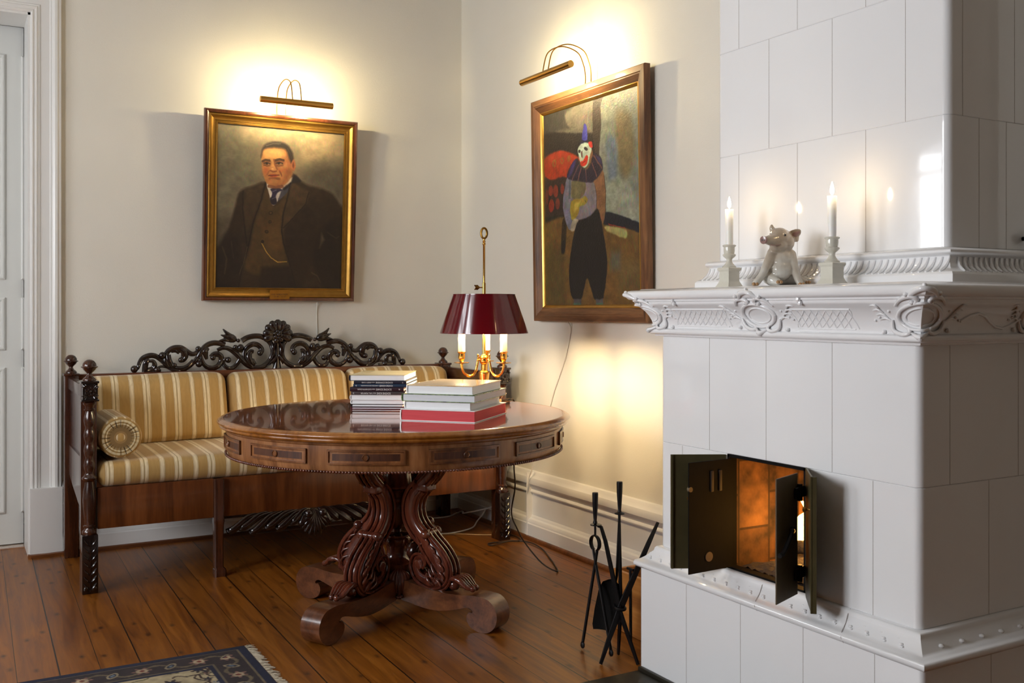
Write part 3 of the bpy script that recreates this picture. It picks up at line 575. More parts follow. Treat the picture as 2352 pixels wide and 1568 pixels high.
def stove():
    T = empty('tiled_stove', (-.36, -3.4, 0), 'white glazed tile stove with a rococo mantel and open fire doors', 'stove')
    G = [M['glaze'], M['joint']]
    XP, YPL, YPR = -.717, -2.816, -3.979
    bm = B(); tile_course(bm, lambda i: outline(XP, YPL, YPR, .014, i), 0, .356)
    vjoint(bm, XP, (-3.07, -3.326, -3.582, -3.832), .002, .355); sjoint(bm, YPR, (-.45, -.2), .002, .355)
    build('plinth', bm, G, T, smooth=30)
    # moulding above the plinth
    bm = B(); path = [(-.006, YL), (XB, YL), (XB, YR), (-.006, YR)]
    def rpath(o):  # same path walked with the stove on its left
        return path
    pr = [(-.03, .354), (.05, .354), (.06, .357), (.066, .364), (.067, .371), (.063, .379), (.054, .383), (.048, .386), (.04, .392), (.03, .401), (.022, .410), (.016, .416), (.015, .42), (.014, .426), (.009, .431), (.002, .433), (-.03, .433)]
    sweep(bm, pr, path[::-1] if False else path)
    for i in range(20):   # small leaf bosses along the cove
        y = YL + .01 - i * .055
        for dz, s in ((.397, .0055), (.405, .004), (.3935, .0035)):
            ball(bm, (XB - .036 + (dz - .397) * 1.6, y + (dz - .397) * 2, dz), s, 8, (1, 1.2, .8))
    for i in range(8):
        x = XB + .04 + i * .08
        ball(bm, (x, YR - .034, .398), .007, 8, (1.4, 1, .8))
    for y in (-3.39, -3.72):   # curved joints between the moulding tiles
        tube(bm, [(XB - o - .0006, y + dy, z) for o, z, dy in ((.003, .433, .012), (.016, .42, .01), (.03, .401, .004), (.054, .384, -.004), (.0672, .371, -.012), (.061, .357, -.016))], .0008, 5, mi=1)
    build('plinth_moulding', bm, [M['glaze2'], M['joint']], T, smooth=50)
    # lower body, the fire opening left free in the lower course
    yo1, yo2 = -3.21, -3.542
    bm = B()
    def left(i):
        o = outline(XB, YL, YR, .02, i)[:7]; o[-1] = (XB + i, YL - .02)
        return o + [(XB + i, yo1 + i), (-.006, yo1 + i)]
    def right(i):
        o = outline(XB, YL, YR, .02, i)[7:]
        return [(-.006, yo2 - i), (XB + i, yo2 - i)] + o
    tile_course(bm, left, .433, .794); tile_course(bm, right, .433, .794)
    tile_course(bm, lambda i: outline(XB, YL, YR, .02, i), .7945, 1.16)
    vjoint(bm, XB, (-3.122, -3.38, -3.639), .796, 1.159); vjoint(bm, XB, (-3.781,), .434, .793); vjoint(bm, XB, (-2.985,), .434, .793)
    sjoint(bm, YR, (-.546, -.26), .796, 1.159); sjoint(bm, YR, (-.387, -.12), .434, .793)
    build('lower_body', bm, G, T, smooth=30)
    # firebox
    bm = B(); x1 = -.27
    for q in (((x1, yo1, .43), (x1, yo2, .43), (x1, yo2, .80), (x1, yo1, .80)), ((XB + .012, yo1 - .001, .43), (x1, yo1 - .001, .43), (x1, yo1 - .001, .80), (XB + .012, yo1 - .001, .80)),
              ((XB + .012, yo2 + .001, .43), (x1, yo2 + .001, .43), (x1, yo2 + .001, .80), (XB + .012, yo2 + .001, .80)), ((XB + .004, yo1, .4325), (x1, yo1, .4325), (x1, yo2, .4325), (XB + .004, yo2, .4325)),
              ((XB + .004, yo1, .7935), (x1, yo1, .7935), (x1, yo2, .7935), (XB + .004, yo2, .7935))):
        bm.faces.new([bm.verts.new(p) for p in q])
    build('firebox', bm, M['brick'], T, smooth=0)
    bm = B()
    for a, b, c, d in ((yo1 - .008, yo1, .4335, .7935), (yo2, yo2 + .008, .4335, .7935), (yo2, yo1, .785, .7938), (yo2, yo1, .4332, .4395)):
        box(bm, XB - .002, XB + .03, a, b, c, d)
    build('firebox_frame', bm, M['iron'], T, smooth=0)
    # doors: outer brass leaves and inner iron leaves
    def leaf(name, h, f, z0, z1, th, mat, extra=None, label=None):
        h, f = Vector((*h, 0)), Vector((*f, 0)); d = (f - h).normalized(); n = Vector((-d.y, d.x, 0)); w = (f - h).length
        Mx = Matrix(((d.x, n.x, 0, h.x), (d.y, n.y, 0, h.y), (0, 0, 1, 0), (0, 0, 0, 1)))
        bm = B(); box(bm, 0, w, -th / 2, th / 2, z0, z1, bev=.0008, seg=1, M=Mx)
        o = build(name, bm, mat, T, smooth=30, label=label)
        if extra: extra(o, Mx, w)
        return o
    def kn(name, o, Mx, u, s, z, mat, r=.007):
        bm = B(); lathe(bm, [(r * .9, 0), (r * .5, .003), (r * .4, .010), (r, .014), (r * .9, .02), (0, .022)], n=14, M=Mx @ Matrix.Translation((u, 0, z)) @ Matrix.Rotation(R(-90 if s > 0 else 90), 4, 'X'))
        build(name, bm, mat, o)
    def b1(o, Mx, w):
        kn('door_knob', o, Mx, w - .055, 1, .655, M['brass_old']); bm = B(); box(bm, w - .006, w, -.008, .008, .432, .791, M=Mx); build('edge_flange', bm, M['plate'], o)
    leaf('brass_door', (-.668, -3.206), (-.822, -3.122), .431, .792, .005, M['plate'], b1, 'left brass door leaf swung open against the tiles')
    def i1(o, Mx, w):
        for z, u in ((.72, .09), (.72, .055)):
            bm = B(); box(bm, u - .006, u + .006, -.006, .006, z - .035, z + .03, bev=.002, M=Mx); build('draught_slot', bm, M['slot'], o)
        bm = B(); lathe(bm, [(.015, -.004), (.015, .004)], n=20, M=Mx @ Matrix.Translation((w * .55, 0, .485)) @ Matrix.Rotation(R(90), 4, 'X')); build('rivet_plate', bm, M['iron2'], o)
        bm = B(); lathe(bm, [(.008, -.005), (.008, .005)], n=16, M=Mx @ Matrix.Translation((w - .006, 0, .70)) @ Matrix.Rotation(R(90), 4, 'X')); build('latch_hole_plate', bm, M['iron2'], o)
    leaf('iron_door', (-.66, -3.226), (-.845, -3.236), .44, .782, .004, M['iron'], i1, 'left sooty inner iron door')
    def b2(o, Mx, w):
        kn('door_knob', o, Mx, w * .75, -1, .70, M['brass_old']); bm = B(); box(bm, w - .006, w, -.004, .012, .426, .797, M=Mx); build('edge_flange', bm, M['plate'], o)
    leaf('brass_door', (-.668, -3.546), (-.778, -3.674), .426, .797, .005, M['plate'], b2, 'right brass door leaf seen almost edge on')
    def i2(o, Mx, w):
        for z in (.73, .50):
            bm = B(); box(bm, -.04, .030, .003, .011, z - .016, z + .016, bev=.003, M=Mx); lathe(bm, [(.007, -.024), (.007, .024)], n=10, M=Mx @ Matrix.Translation((-.002, .008, z))); build('hinge_strap', bm, M['black'], o)
        bm = B(); tube(bm, catmull([Mx @ Vector(p) for p in ((.045, .008, .628), (.07, .016, .632), (.10, .02, .612), (.135, .02, .585), (.155, .018, .58))], 4), .007, 8); lathe(bm, [(.012, 0), (.012, .012)], n=12, M=Mx @ Matrix.Translation((.045, 0, .628)) @ Matrix.Rotation(R(-90), 4, 'X')); build('latch_handle', bm, M['black'], o)
    leaf('iron_door', (-.708, -3.55), (-.838, -3.60), .44, .785, .004, M['iron2'], i2, 'right inner iron door lit by the fire')
    # mantel cornice
    bm = B()
    pr = [(-.2, 1.158), (.004, 1.158), (.012, 1.16), (.014, 1.165), (.022, 1.167), (.027, 1.172), (.0275, 1.179), (.024, 1.185), (.017, 1.188), (.0175, 1.197), (.021, 1.212), (.028, 1.229), (.038, 1.245), (.05, 1.258), (.06, 1.266), (.0635, 1.27), (.0635, 1.276), (.068, 1.278), (.0685, 1.283), (.078, 1.285), (.084, 1.291), (.0865, 1.299), (.086, 1.307), (.081, 1.314), (.072, 1.317), (.052, 1.318), (.047, 1.3215), (-.2, 1.3215)]
    sweep(bm, pr, path); box(bm, XB + .1, -.01, YR + .1, YL - .1, 1.25, 1.3214)
    co = build('mantel_cornice', bm, M['glaze2'], T, smooth=50)
    def cove(z):   # outward offset of the cove at height z
        q = [p for p in pr[1:24]]
        for (o0, z0), (o1, z1) in zip(q, q[1:]):
            if min(z0, z1) <= z <= max(z0, z1) and z1 != z0: return o0 + (o1 - o0) * (z - z0) / (z1 - z0)
        return .02
    S3 = math.sqrt(2)
    def fp(y, z, up=0): return Vector((XB - cove(z) - up, y, z))
    def sp(x, z, up=0): return Vector((x, YR - cove(z) - up, z))
    def cartouche(bm, f, s, cz=1.232):
        """rocaille shield: f(u, z, up) maps onto the cove"""
        def C(pts, r, k=4): tube(bm, catmull([f(u * s, cz + v, up) for u, v, up in pts], k), r, 7)
        el = [(.062 * math.cos(a) * (1 + .12 * math.sin(a)), .034 * math.sin(a), .004) for a in [2 * PI * i / 16 for i in range(17)]]
        C(el, [.0055, .004, .0065, .004, .0055])
        el = [(.043 * math.cos(a), .022 * math.sin(a), .001) for a in [2 * PI * i / 14 for i in range(15)]]
        C(el, .0025)
        C([(-.07, .03, .004), (-.055, .046, .006), (-.03, .05, .006), (-.012, .042, .006), (-.018, .034, .005)], [.003, .006, .0065, .004])
        C([(.075, .028, .004), (.06, .044, .006), (.035, .052, .006), (.015, .044, .006), (.02, .034, .005)], [.003, .006, .0065, .004])
        C([(-.035, .052, .008), (-.02, .066, .006), (0, .07, .006), (.02, .066, .006), (.04, .05, .008)], [.004, .008, .007, .008, .004])
        C([(-.075, -.01, .003), (-.06, -.034, .006), (-.035, -.042, .006), (-.02, -.036, .006), (-.028, -.028, .006)], [.003, .006, .0055, .004])
        C([(.078, -.008, .003), (.07, -.036, .006), (.045, -.046, .006), (.025, -.04, .006), (.03, -.03, .006)], [.003, .006, .006, .004])
        C([(-.02, -.04, .005), (0, -.052, .006), (.02, -.042, .005)], [.003, .008, .003])
        for u, v in ((-.045, .058), (.05, .056), (0, .078), (-.09, -.036), (.1, -.04), (0, -.056), (-.022, .038), (.03, .036)):
            ball(bm, f(u * s, cz + v, .004), .0065, 8)
        for sg in (-1, 1):   # sprigs
            for k in range(4):
                u0 = sg * (.08 + .012 * k); C([(u0, -.012 + .009 * k, .002), (u0 + sg * .016, -.004 + .011 * k, .004), (u0 + sg * .034, .002 + .012 * k - .01, .002)], [.002, .0035, .001], 3)
                ball(bm, f((u0 + sg * .012) * s, cz + .014 - .008 * k, .002), .004, 6)
    bm = B(); cartouche(bm, lambda u, z, up: fp(-3.385 - u, min(max(z, 1.165), 1.312), up), 1.05)
    build('cartouche', bm, M['glaze2'], co, smooth=60)
    def corner(yc, sg):
        def f(u, z, up):
            z = min(max(z, 1.165), 1.312); o = cove(z)
            # u along the front (+) or the side (-) measured from the mitre
            if u >= 0: return Vector((XB - o - up, yc - sg * (o) + (sg * u), z)) if sg > 0 else Vector((XB - o - up, yc - o + u, z))
            return Vector((XB - o - u * -1 * -1, yc - sg * 0 - o - up if sg < 0 else yc + o + up, z))
        return f
    def corner_r(u, z, up):
        z = min(max(z, 1.165), 1.312); o = cove(z)
        return Vector((XB - o - up, YR - o + u, z)) if u >= 0 else Vector((XB - o - u, YR - o - up, z))
    def corner_l(u, z, up):
        z = min(max(z, 1.165), 1.312); o = cove(z)
        return Vector((XB - o - up, YL + o - u, z)) if u >= 0 else Vector((XB - o - u, YL + o + up, z))
    for f in (corner_r, corner_l):
        bm = B(); cartouche(bm, f, 1.1); build('corner_cartouche', bm, M['glaze2'], co, smooth=60)
    # lattice fields between the cartouches
    for ya, yb in ((-2.985, -3.24), (-3.53, -3.74)):
        bm = B(); n = int(abs(yb - ya) / .024)
        for i in range(n + 1):
            y = ya + (yb - ya) * i / n
            tube(bm, [fp(y - .012 + .024 * j / 6, 1.198 + .05 * j / 6, .0006) for j in range(7)], .0021, 5)
        for i in range(n):
            y = ya + (yb - ya) * (i + .5) / n
            tube(bm, [fp(min(max(y + .03 - .06 * j / 6, yb), ya), 1.198 + .05 * j / 6, .0004) for j in range(7)], .0016, 5)
        for z in (1.197, 1.251): tube(bm, [fp(ya + (yb - ya) * i / 10, z, .0005) for i in range(11)], .0026, 6)
        build('lattice_field', bm, M['glaze2'], co, smooth=60)
    bm = B(); tube(bm, [sp(-.54 + .03 * i, 1.22 + .02 * math.sin(i * .8), .001) for i in range(17)], .004, 6); cartouche(bm, lambda u, z, up: sp(-.24 + u, min(max(z, 1.165), 1.312), up), .8); build('cartouche', bm, M['glaze2'], co, smooth=60)
    for y in (-3.02, -3.58):
        bm = B(); ball(bm, (XB - .071, y, 1.279), .007, 8, (1, 1, 1.3)); ball(bm, (XB - .068, y - .004, 1.269), .0065, 8, (1, 1, 1.3))
        build('bead_clasp', bm, M['glaze2'], co)
    # upper body and its foot moulding
    XU, YUL, YUR = -.46, -2.925, -3.858
    bm = B(); path2 = [(-.006, YUL), (XU, YUL), (XU, YUR), (-.006, YUR)]
    pr2 = [(-.1, 1.3216), (.052, 1.3216), (.055, 1.324), (.055, 1.344), (.052, 1.347), (.05, 1.35), (.046, 1.353), (.036, 1.358), (.026, 1.367), (.02, 1.38), (.018, 1.394), (.022, 1.398), (.028, 1.402), (.03, 1.408), (.027, 1.414), (.02, 1.418), (.002, 1.42), (-.1, 1.42)]
    sweep(bm, pr2, path2)
    ogee = [(.047, 1.3525), (.037, 1.358), (.027, 1.367), (.021, 1.38), (.0195, 1.393)]
    k = 0; y = YUL + .02
    while y > YUR - .03:
        tube(bm, [Vector((XU - o - .001, y - (z - 1.37) * .25, z)) for o, z in ogee], [.0032, .0062, .0055, .004, .0025], 6); y -= .0225
    x = XU + .01
    while x < -.03:
        tube(bm, [Vector((x + (z - 1.37) * .25, YUR - o - .001, z)) for o, z in ogee], [.0032, .0062, .0055, .004, .0025], 6); x += .0225
    build('upper_moulding', bm, M['glaze2'], T, smooth=50)
    bm = B(); zs = [1.42, 1.781, 2.142, 2.503, 2.864, 3.225, 3.6]
    js = [(-3.036, -3.306, -3.579), (-3.18, -3.45, -3.719)]
    for i in range(6):
        tile_course(bm, lambda q: outline(XU, YUL, YUR, .022, q), zs[i] + .0003, zs[i + 1])
        vjoint(bm, XU, js[i % 2], zs[i] + .001, zs[i + 1] - .001); sjoint(bm, YUR, ((-.33, -.21), (-.172, -.4))[i % 2], zs[i] + .001, zs[i + 1] - .001)
    build('upper_body', bm, G, T, smooth=30)
    bm = B(); lathe(bm, [(.006, 0), (.006, .012), (.014, .018), (.016, .026), (.01, .034), (0, .036)], (-.135, YUR, 1.453), 16, M=Matrix.Rotation(R(90), 4, 'X')); build('damper_knob', bm, M['black'], T, label='small black damper knob')
    # fire inside: logs, ash, flames
    bm = B(); H, W_ = 14, 20
    g = [[bm.verts.new((-.62 + .33 * i / H, -3.225 - .30 * j / W_, .4335 + .012 * random.random() + (.02 * math.sin(PI * i / H) * math.sin(PI * j / W_)))) for j in range(W_ + 1)] for i in range(H + 1)]
    for i in range(H):
        for j in range(W_): bm.faces.new((g[i][j], g[i + 1][j], g[i + 1][j + 1], g[i][j + 1]))
    o = build('ash_bed', bm, M['ash'], None, loc=(-.46, -3.38, .4335), smooth=0); tag(o, 'dark ash and cinders on the firebox floor', 'ash', kind='stuff')
    for i, (p, q, r, lb) in enumerate((((-.36, -3.30, .475), (-.52, -3.50, .475), .024, 'charred log lying underneath in the firebox'), ((-.34, -3.49, .505), (-.55, -3.36, .515), .021, 'charred log lying across the other one in the fire'))):
        p, q = Vector(p), Vector(q); bm = B(); tube(bm, [p.lerp(q, t / 8) + Vector((0, 0, .004 * math.sin(t * 2 + i))) for t in range(9)], [r * .9, r, r * 1.06, r * .95], 12)
        o = build('charred_log', bm, M['log'], None, loc=tuple((p + q) / 2)); tag(o, lb, 'log', 'logs in the firebox')
    bm = B()
    for x, y, h, r in ((-.45, -3.325, .15, .026), (-.42, -3.36, .12, .024), (-.47, -3.40, .17, .03), (-.40, -3.44, .11, .026), (-.50, -3.46, .13, .026), (-.44, -3.30, .09, .02)):
        b0 = Vector((x, y, .50)); tube(bm, catmull([b0 + Vector((random.uniform(-.008, .008) * k, random.uniform(-.008, .008) * k, h * k / 4)) for k in range(5)], 3), [r * .6, r, r * .8, r * .45, .001], 8)
    o = build('fire', bm, M['fire'], None, loc=(-.45, -3.38, .50)); tag(o, 'orange flames burning on the logs behind the right fire door', 'fire')
    return T
# ------------------------------------------------------------------ settee
def settee():
    T = empty('settee', (-1.22, -.48, 0), 'dark mahogany settee with carved openwork crest and gold striped seat', 'settee')
    XL_, XR_ = -2.268, -.182
    yb, yf = -.12, -.845
    # back panel and top rail
    bm = B(); box(bm, XL_ + .03, XR_ - .03, yb + .02, yb + .04, .40, .88); build('back_panel', bm, M['mahogz'], T, smooth=0)
    bm = B(); box(bm, XL_ + .032, XR_ - .032, yb - .005, yb + .045, .872, .922, bev=.004); build('top_rail', bm, M['railx'], T, smooth=30)
    # crest, drawn once and mirrored
    yc = yb + .02; cx = -1.205
    bm = B(); sec = lambda a: (math.cos(a), math.sin(a) * (1 - .16 * abs(math.cos(3 * a))))
    for s in (1, -1):
        for ws, pts in CREST:
            P = catmull([(cx + s * u / 1000, yc - .004 - .004 * math.sin(i * 1.7), .922 + v / 1000) for i, (u, v) in enumerate(pts)], 5)
            hd = [max(.008, w / 1000 * .95) for w in ws]
            tube(bm, P, [w * 1.27 / 1000 for w in ws], 10, flat=((0, 1, 0), hd), sec=sec)
            # carved ridge running along the scroll
            if max(ws) > 10: tube(bm, [p + Vector((0, -max(ws) / 1000 * .72, .001)) for p in P[2:-2]], [.0015, .0034, .0034, .001], 5)
        for (u, v), r in CRESTB: ball(bm, (cx + s * u / 1000, yc - .006, .922 + v / 1000), r * 1.08 / 1000, 12, (1, .95, 1))
        # closing strip where the carving meets the rail
        box(bm, cx + s * .66 - .05, cx + s * .66 + .035, yc - .012, yc + .012, .92, .935)
    tube(bm, catmull([(cx, yc, .922), (cx, yc, .98), (cx, yc, 1.08), (cx, yc, 1.13)], 4), [.026, .016, .018, .03], 10, flat=((0, 1, 0), .016))
    for s in (1, -1):
        for k in range(3):
            tube(bm, catmull([(cx + s * .005, yc - .016, 1.0 - .006 * k), (cx + s * (.016 + .01 * k), yc - .018, .975 - .008 * k), (cx + s * (.03 + .016 * k), yc - .016, .945 - .004 * k)], 4), [.004, .008, .006, .002], 7)
            tube(bm, catmull([(cx + s * .004, yc - .016, 1.09), (cx + s * (.014 + .006 * k), yc - .02, 1.06 - .016 * k), (cx + s * (.02 + .004 * k), yc - .016, 1.03 - .016 * k)], 4), [.003, .006, .002], 6)
    cr = build('crest', bm, M['carve'], T, smooth=50)
    bm = B(); zc = 1.112
    for k in range(9):
        a = R(-20 + 27.5 * k); d = Vector((math.cos(a), 0, math.sin(a)))
        if math.sin(a) < -.5: continue
        tube(bm, [Vector((cx, yc - .012, zc)) + d * t + Vector((0, -.006 * math.sin(t * 30), 0)) for t in (.03, .045, .06, .074, .084)], [.012, .02, .024, .02, .008], 9, flat=((0, 1, 0), [.012, .014, .014, .012, .006]))
    for rr, n, rad, up in ((.034, 8, .017, .016), (.018, 6, .012, .024)):
        for k in range(n):
            a = 2 * PI * k / n + rr * 40; ball(bm, (cx + rr * math.cos(a), yc - up, zc + rr * math.sin(a)), rad, 9, (1, .8, 1))
    ball(bm, (cx, yc - .03, zc), .012, 10); build('rosette', bm, M['carve'], cr, smooth=60)
    for s in (1, -1):
        bm = B(); t0 = Vector((cx + s * .225, yc - .006, 1.083)); d = Vector((s * .93, 0, .32)).normalized(); nn = Vector((-d.z * s, 0, d.x * s))
        if nn.z < 0: nn = -nn
        tube(bm, [t0 + d * t for t in (0, .012, .03, .05, .066, .075)], [.006, .019, .025, .022, .017, .009], 10, flat=((0, 1, 0), [.006, .016, .02, .018, .014, .006]))
        for q in (-1, 0, 1):
            tube(bm, catmull([t0 + d * .03 + nn * (.015 * q), t0 + d * .062 + nn * (.018 * q) + Vector((0, -.008, 0)), t0 + d * .092 + nn * (.034 * q)], 4), [.008, .011, .003], 8, flat=((0, 1, 0), .009))
        build('carved_tulip', bm, M['carve'], cr, smooth=60)
    # posts
    def finial(T_, x, y, z, s=1.0):
        bm = B(); lathe(bm, [(.027 * s, z), (.028 * s, z + .006), (.024 * s, z + .012), (.016 * s, z + .018), (.0105 * s, z + .026), (.0095 * s, z + .032), (.014 * s, z + .038), (.024 * s, z + .048), (.0285 * s, z + .056), (.035 * s, z + .060), (.0355 * s, z + .0625), (.029 * s, z + .066), (.0275 * s, z + .076), (.02 * s, z + .087), (.01 * s, z + .093), (0, z + .0945)], (x, y, 0), 24)
        build('finial', bm, M['mahogz'], T_, smooth=45)
    for x, sg in ((XL_, 1), (XR_, -1)):
        bm = B(); box(bm, x - .033, x + .033, yb - .03, yb + .045, 0, .918, bev=.003); box(bm, x - .038, x + .038, yb - .036, yb + .05, .916, .928, bev=.003)
        p = build('back_post', bm, M['mahogz'], T, smooth=30); finial(p, x, yb + .008, .928)
    def acanthus(bm, x, y, z0, z1, w):
        n = 7
        for k in range(n):
            z = z0 + (z1 - z0) * (k + .2) / n
            for s in (-1, 1): tube(bm, catmull([(x + s * .003, y, z), (x + s * w * .55, y - .004, z + .012), (x + s * w, y - .001, z + .03)], 3), [.002, .0042, .0015], 6)
        tube(bm, [(x, y - .001, z0), (x, y - .003, (z0 + z1) / 2), (x, y - .001, z1)], .0025, 6)
        for s in (-1, 1): ball(bm, (x + s * .017, y - .002, z0 + .014), .011, 9, (1, .5, 1))
    for x, sg in ((XL_, 1), (XR_, -1)):
        bm = B(); box(bm, x - .033, x + .033, yf + .006, yf + .05, 0, .935, bev=.002)       # flat board behind the column
        p = build('front_post', bm, M['mahogz'], T, smooth=30)
        bm = B(); box(bm, x - .033, x + .033, yf - .045, yf + .008, 0, .258, bev=.003); acanthus(bm, x, yf - .045, .01, .235, .026)
        build('carved_foot_block', bm, M['carve'], p, smooth=40)
        bm = B(); pf = [(.029, .258), (.031, .264), (.03, .274), (.022, .282), (.021, .288), (.026, .292), (.026, .298), (.02, .302), (.021, .32), (.026, .37), (.0285, .41), (.026, .45), (.021, .475), (.019, .49), (.025, .496), (.031, .503), (.031, .509), (.024, .516), (.019, .524)]
        for k in range(4):
            z = .53 + .066 * k; pf += [(.0175, z), (.0215, z + .015), (.0245, z + .033), (.0215, z + .051)]
        pf += [(.0175, .794), (.0165, .802), (.023, .806), (.024, .811), (.018, .816), (.0195, .826), (.026, .832), (.027, .838), (.022, .843), (.022, .848)]
        lathe(bm, pf, (x, yf - .012, 0), 24); build('turned_column', bm, M['mahogz'], p, smooth=45)
        bm = B(); box(bm, x - .037, x + .037, yf - .048, yf + .02, .846, .855, bev=.003); box(bm, x - .031, x + .031, yf - .042, yf + .02, .854, .926); box(bm, x - .037, x + .037, yf - .048, yf + .05, .925, .936, bev=.003)
        for k in range(7):
            a = 2 * PI * k / 7; ball(bm, (x + .015 * math.cos(a), yf - .044, .89 + .015 * math.sin(a)), .010, 8, (1, .7, 1))
        ball(bm, (x, yf - .049, .89), .008, 8)
        for a in (45, 135, 225, 315):
            d = Vector((math.cos(R(a)), 0, math.sin(R(a))))
            for q in (-14, 0, 14):
                e = Vector((math.cos(R(a + q)), 0, math.sin(R(a + q)))); tube(bm, [Vector((x, yf - .043, .89)) + e * .026, Vector((x, yf - .045, .89)) + e * .034, Vector((x, yf - .042, .89)) + e * .0395], [.002, .004, .002], 6)
        build('carved_rose_block', bm, M['carve'], p, smooth=40); finial(p, x, yf - .012, .936, 1.02)
        # arm
        bm = B(); box(bm, x - .018, x + .018, yf + .045, yb - .028, .852, .908, bev=.004)
        box(bm, x - .008, x + .008, yf + .045, yb - .028, .55, .855)
        pl = [(yf + .045, .30), (yf + .045, .575), (yb - .028, .575), (yb - .028, .44), (yb - .2, .40), (yf + .2, .34)]
        prism(bm, pl, lambda u, v, w: Vector((x - .016 + .032 * w, u, v))); build('arm_panel', bm, M['mahogz'], T, smooth=30)
    # rail, legs, carved apron
    bm = B(); box(bm, XL_ + .034, XR_ - .034, yf - .005, yf + .02, .274, .458, bev=.003); box(bm, XL_ + .034, XR_ - .034, yb + .0, yb + .02, .30, .458); build('seat_rail', bm, M['rail'], T, smooth=30)
    for x in (-1.706, -.72):
        bm = B(); pf = [(.027, 0), (.028, .03), (.0245, .036), (.0215, .045), (.0205, .15), (.0225, .24), (.025, .26), (.0235, .268), (.023, .458)]
        rs = []
        for w, z in pf:
            c = w * .25; q = [(-w + c, -w), (w - c, -w), (w, -w + c), (w, w - c), (w - c, w), (-w + c, w), (-w, w - c), (-w, -w + c)]
            rs.append([Vector((x + a + (.006 if z < .04 else 0), yf - .012 + b, z)) for a, b in q])
        rings(bm, rs); build('leg', bm, M['mahogz'], T, smooth=35)
    bm = B(); xc = -1.235; yy = yf + .004
    for s in (1, -1):
        for k, (dx, dz) in enumerate(((.075, .078), (.12, .06), (.19, .082), (.245, .07), (.32, .088), (.37, .06), (.425, .07))):
            e = Vector((xc + s * dx, yy - .012, .274 - dz)); st = Vector((xc + s * max(dx - .16, .02), yy, .272))
            P = catmull([st, st.lerp(e, .4) + Vector((0, -.006, .012)), st.lerp(e, .8) + Vector((s * .004, -.012, -.004)), e, e + Vector((-s * .008, .004, .008))], 4)
            tube(bm, P, [.008, .017, .018, .016, .008], 9, flat=((0, 1, 0), [.006, .010, .012, .012, .006]))
            tube(bm, [p + Vector((0, -.011, 0)) for p in P[3:-3]], [.001, .003, .001], 5)
        box(bm, *(sorted((xc + s * .02, xc + s * .45))), yy - .004, yy + .006, .262, .275)
    build('carved_apron', bm, M['carve'], T, smooth=50)
    bm = B()
    for k in range(9):
        a = R(180 + 22.5 * k); ex = Vector((xc + .07 * math.cos(a), yy - .014, .212 + .07 * math.sin(a)))
        tube(bm, catmull([(xc, yy - .012, .268), Vector((xc, yy - .034, .25)).lerp(ex, .55), ex], 4), [.005, .013, .014, .009], 8)
    for s in (-1, 1): ball(bm, (xc + s * .036, yy - .022, .25), .022, 10)
    build('carved_shell', bm, M['carve'], T, smooth=60)
    # upholstered seat
    bm = B(); puff(bm, (-1.222, -.475, .512), (1.014, .388, .056), .048, (0, 0, .012), (40, 12, 3))
    build('seat', bm, M['silk'], T, smooth=60)
    return T
def cushions():
    for i, (x0, x1, lb) in enumerate(((-2.2, -1.522, 'left striped back cushion, beside the round bolster'), (-1.502, -.846, 'middle striped back cushion of the settee'), (-.832, -.215, 'right striped back cushion, partly hidden by the books'))):
        bm = B(); hz = .166; c = ((x0 + x1) / 2, -.232, .581 + hz)
        def fn(p): return Vector((p.x, p.y + (p.z) * .28, p.z + .003 * math.sin(p.x * 9 + i)))
        puff(bm, (0, 0, 0), ((x1 - x0) / 2, .062, hz), .042, (.004, .022, .006), (18, 3, 10), fn)
        o = build('back_cushion', bm, M['silk'], None, loc=c, local=True, smooth=60)
        tag(o, lb, 'cushion', 'striped back cushions along the settee')
    # bolster
    T = empty('bolster', (-2.134, -.61, .674), 'round striped bolster with a pleated end at the left arm', 'cushion'); r = .093
    My = Matrix.Rotation(R(90), 4, 'X')
    bm = B(); lathe(bm, [(r * .9, .220), (r * .97, .217), (r, .207), (r * 1.005, .1), (r, -.1), (r * 1.005, -.18), (r * .97, -.217), (r * .9, -.221)], n=40, M=My, caps=(False, False)); build('bolster_cover', bm, M['silk_b'], T, local=True, smooth=60)
    for s in (1, -1):
        bm = B(); lathe(bm, [(r * .93, s * .2195), (r * .86, s * .2240), (r * .7, s * .2240), (r * .5, s * .2190), (r * .28, s * .2130), (r * .12, s * .2110)], n=96, M=My, mod=lambda rr, z, a: rr * (1 + .012 * math.sin(24 * a)))
        for v in bm.verts:
            q = math.hypot(v.co.x, v.co.z) / r
            if .15 < q < .9: v.co.y += s * .0022 * math.sin(24 * math.atan2(v.co.z, v.co.x))
        for k in range(20):
            a = 2 * PI * k / 20; tube(bm, [(r * q * math.cos(a), -s * (y), r * q * math.sin(a)) for q, y in ((.28, .2125), (.5, .2187), (.7, .2238), (.86, .2238))], .0012, 4, mi=1)
        e = build('pleated_end', bm, [M['bend'], M['cord_b']], T, local=True, smooth=60)
        bm = B(); lathe(bm, [(r * .26, s * .2110), (r * .25, s * .2180), (r * .14, s * .2220), (0, s * .2230)], n=20, M=My); build('button', bm, M['silk_b'], e, local=True, smooth=60)

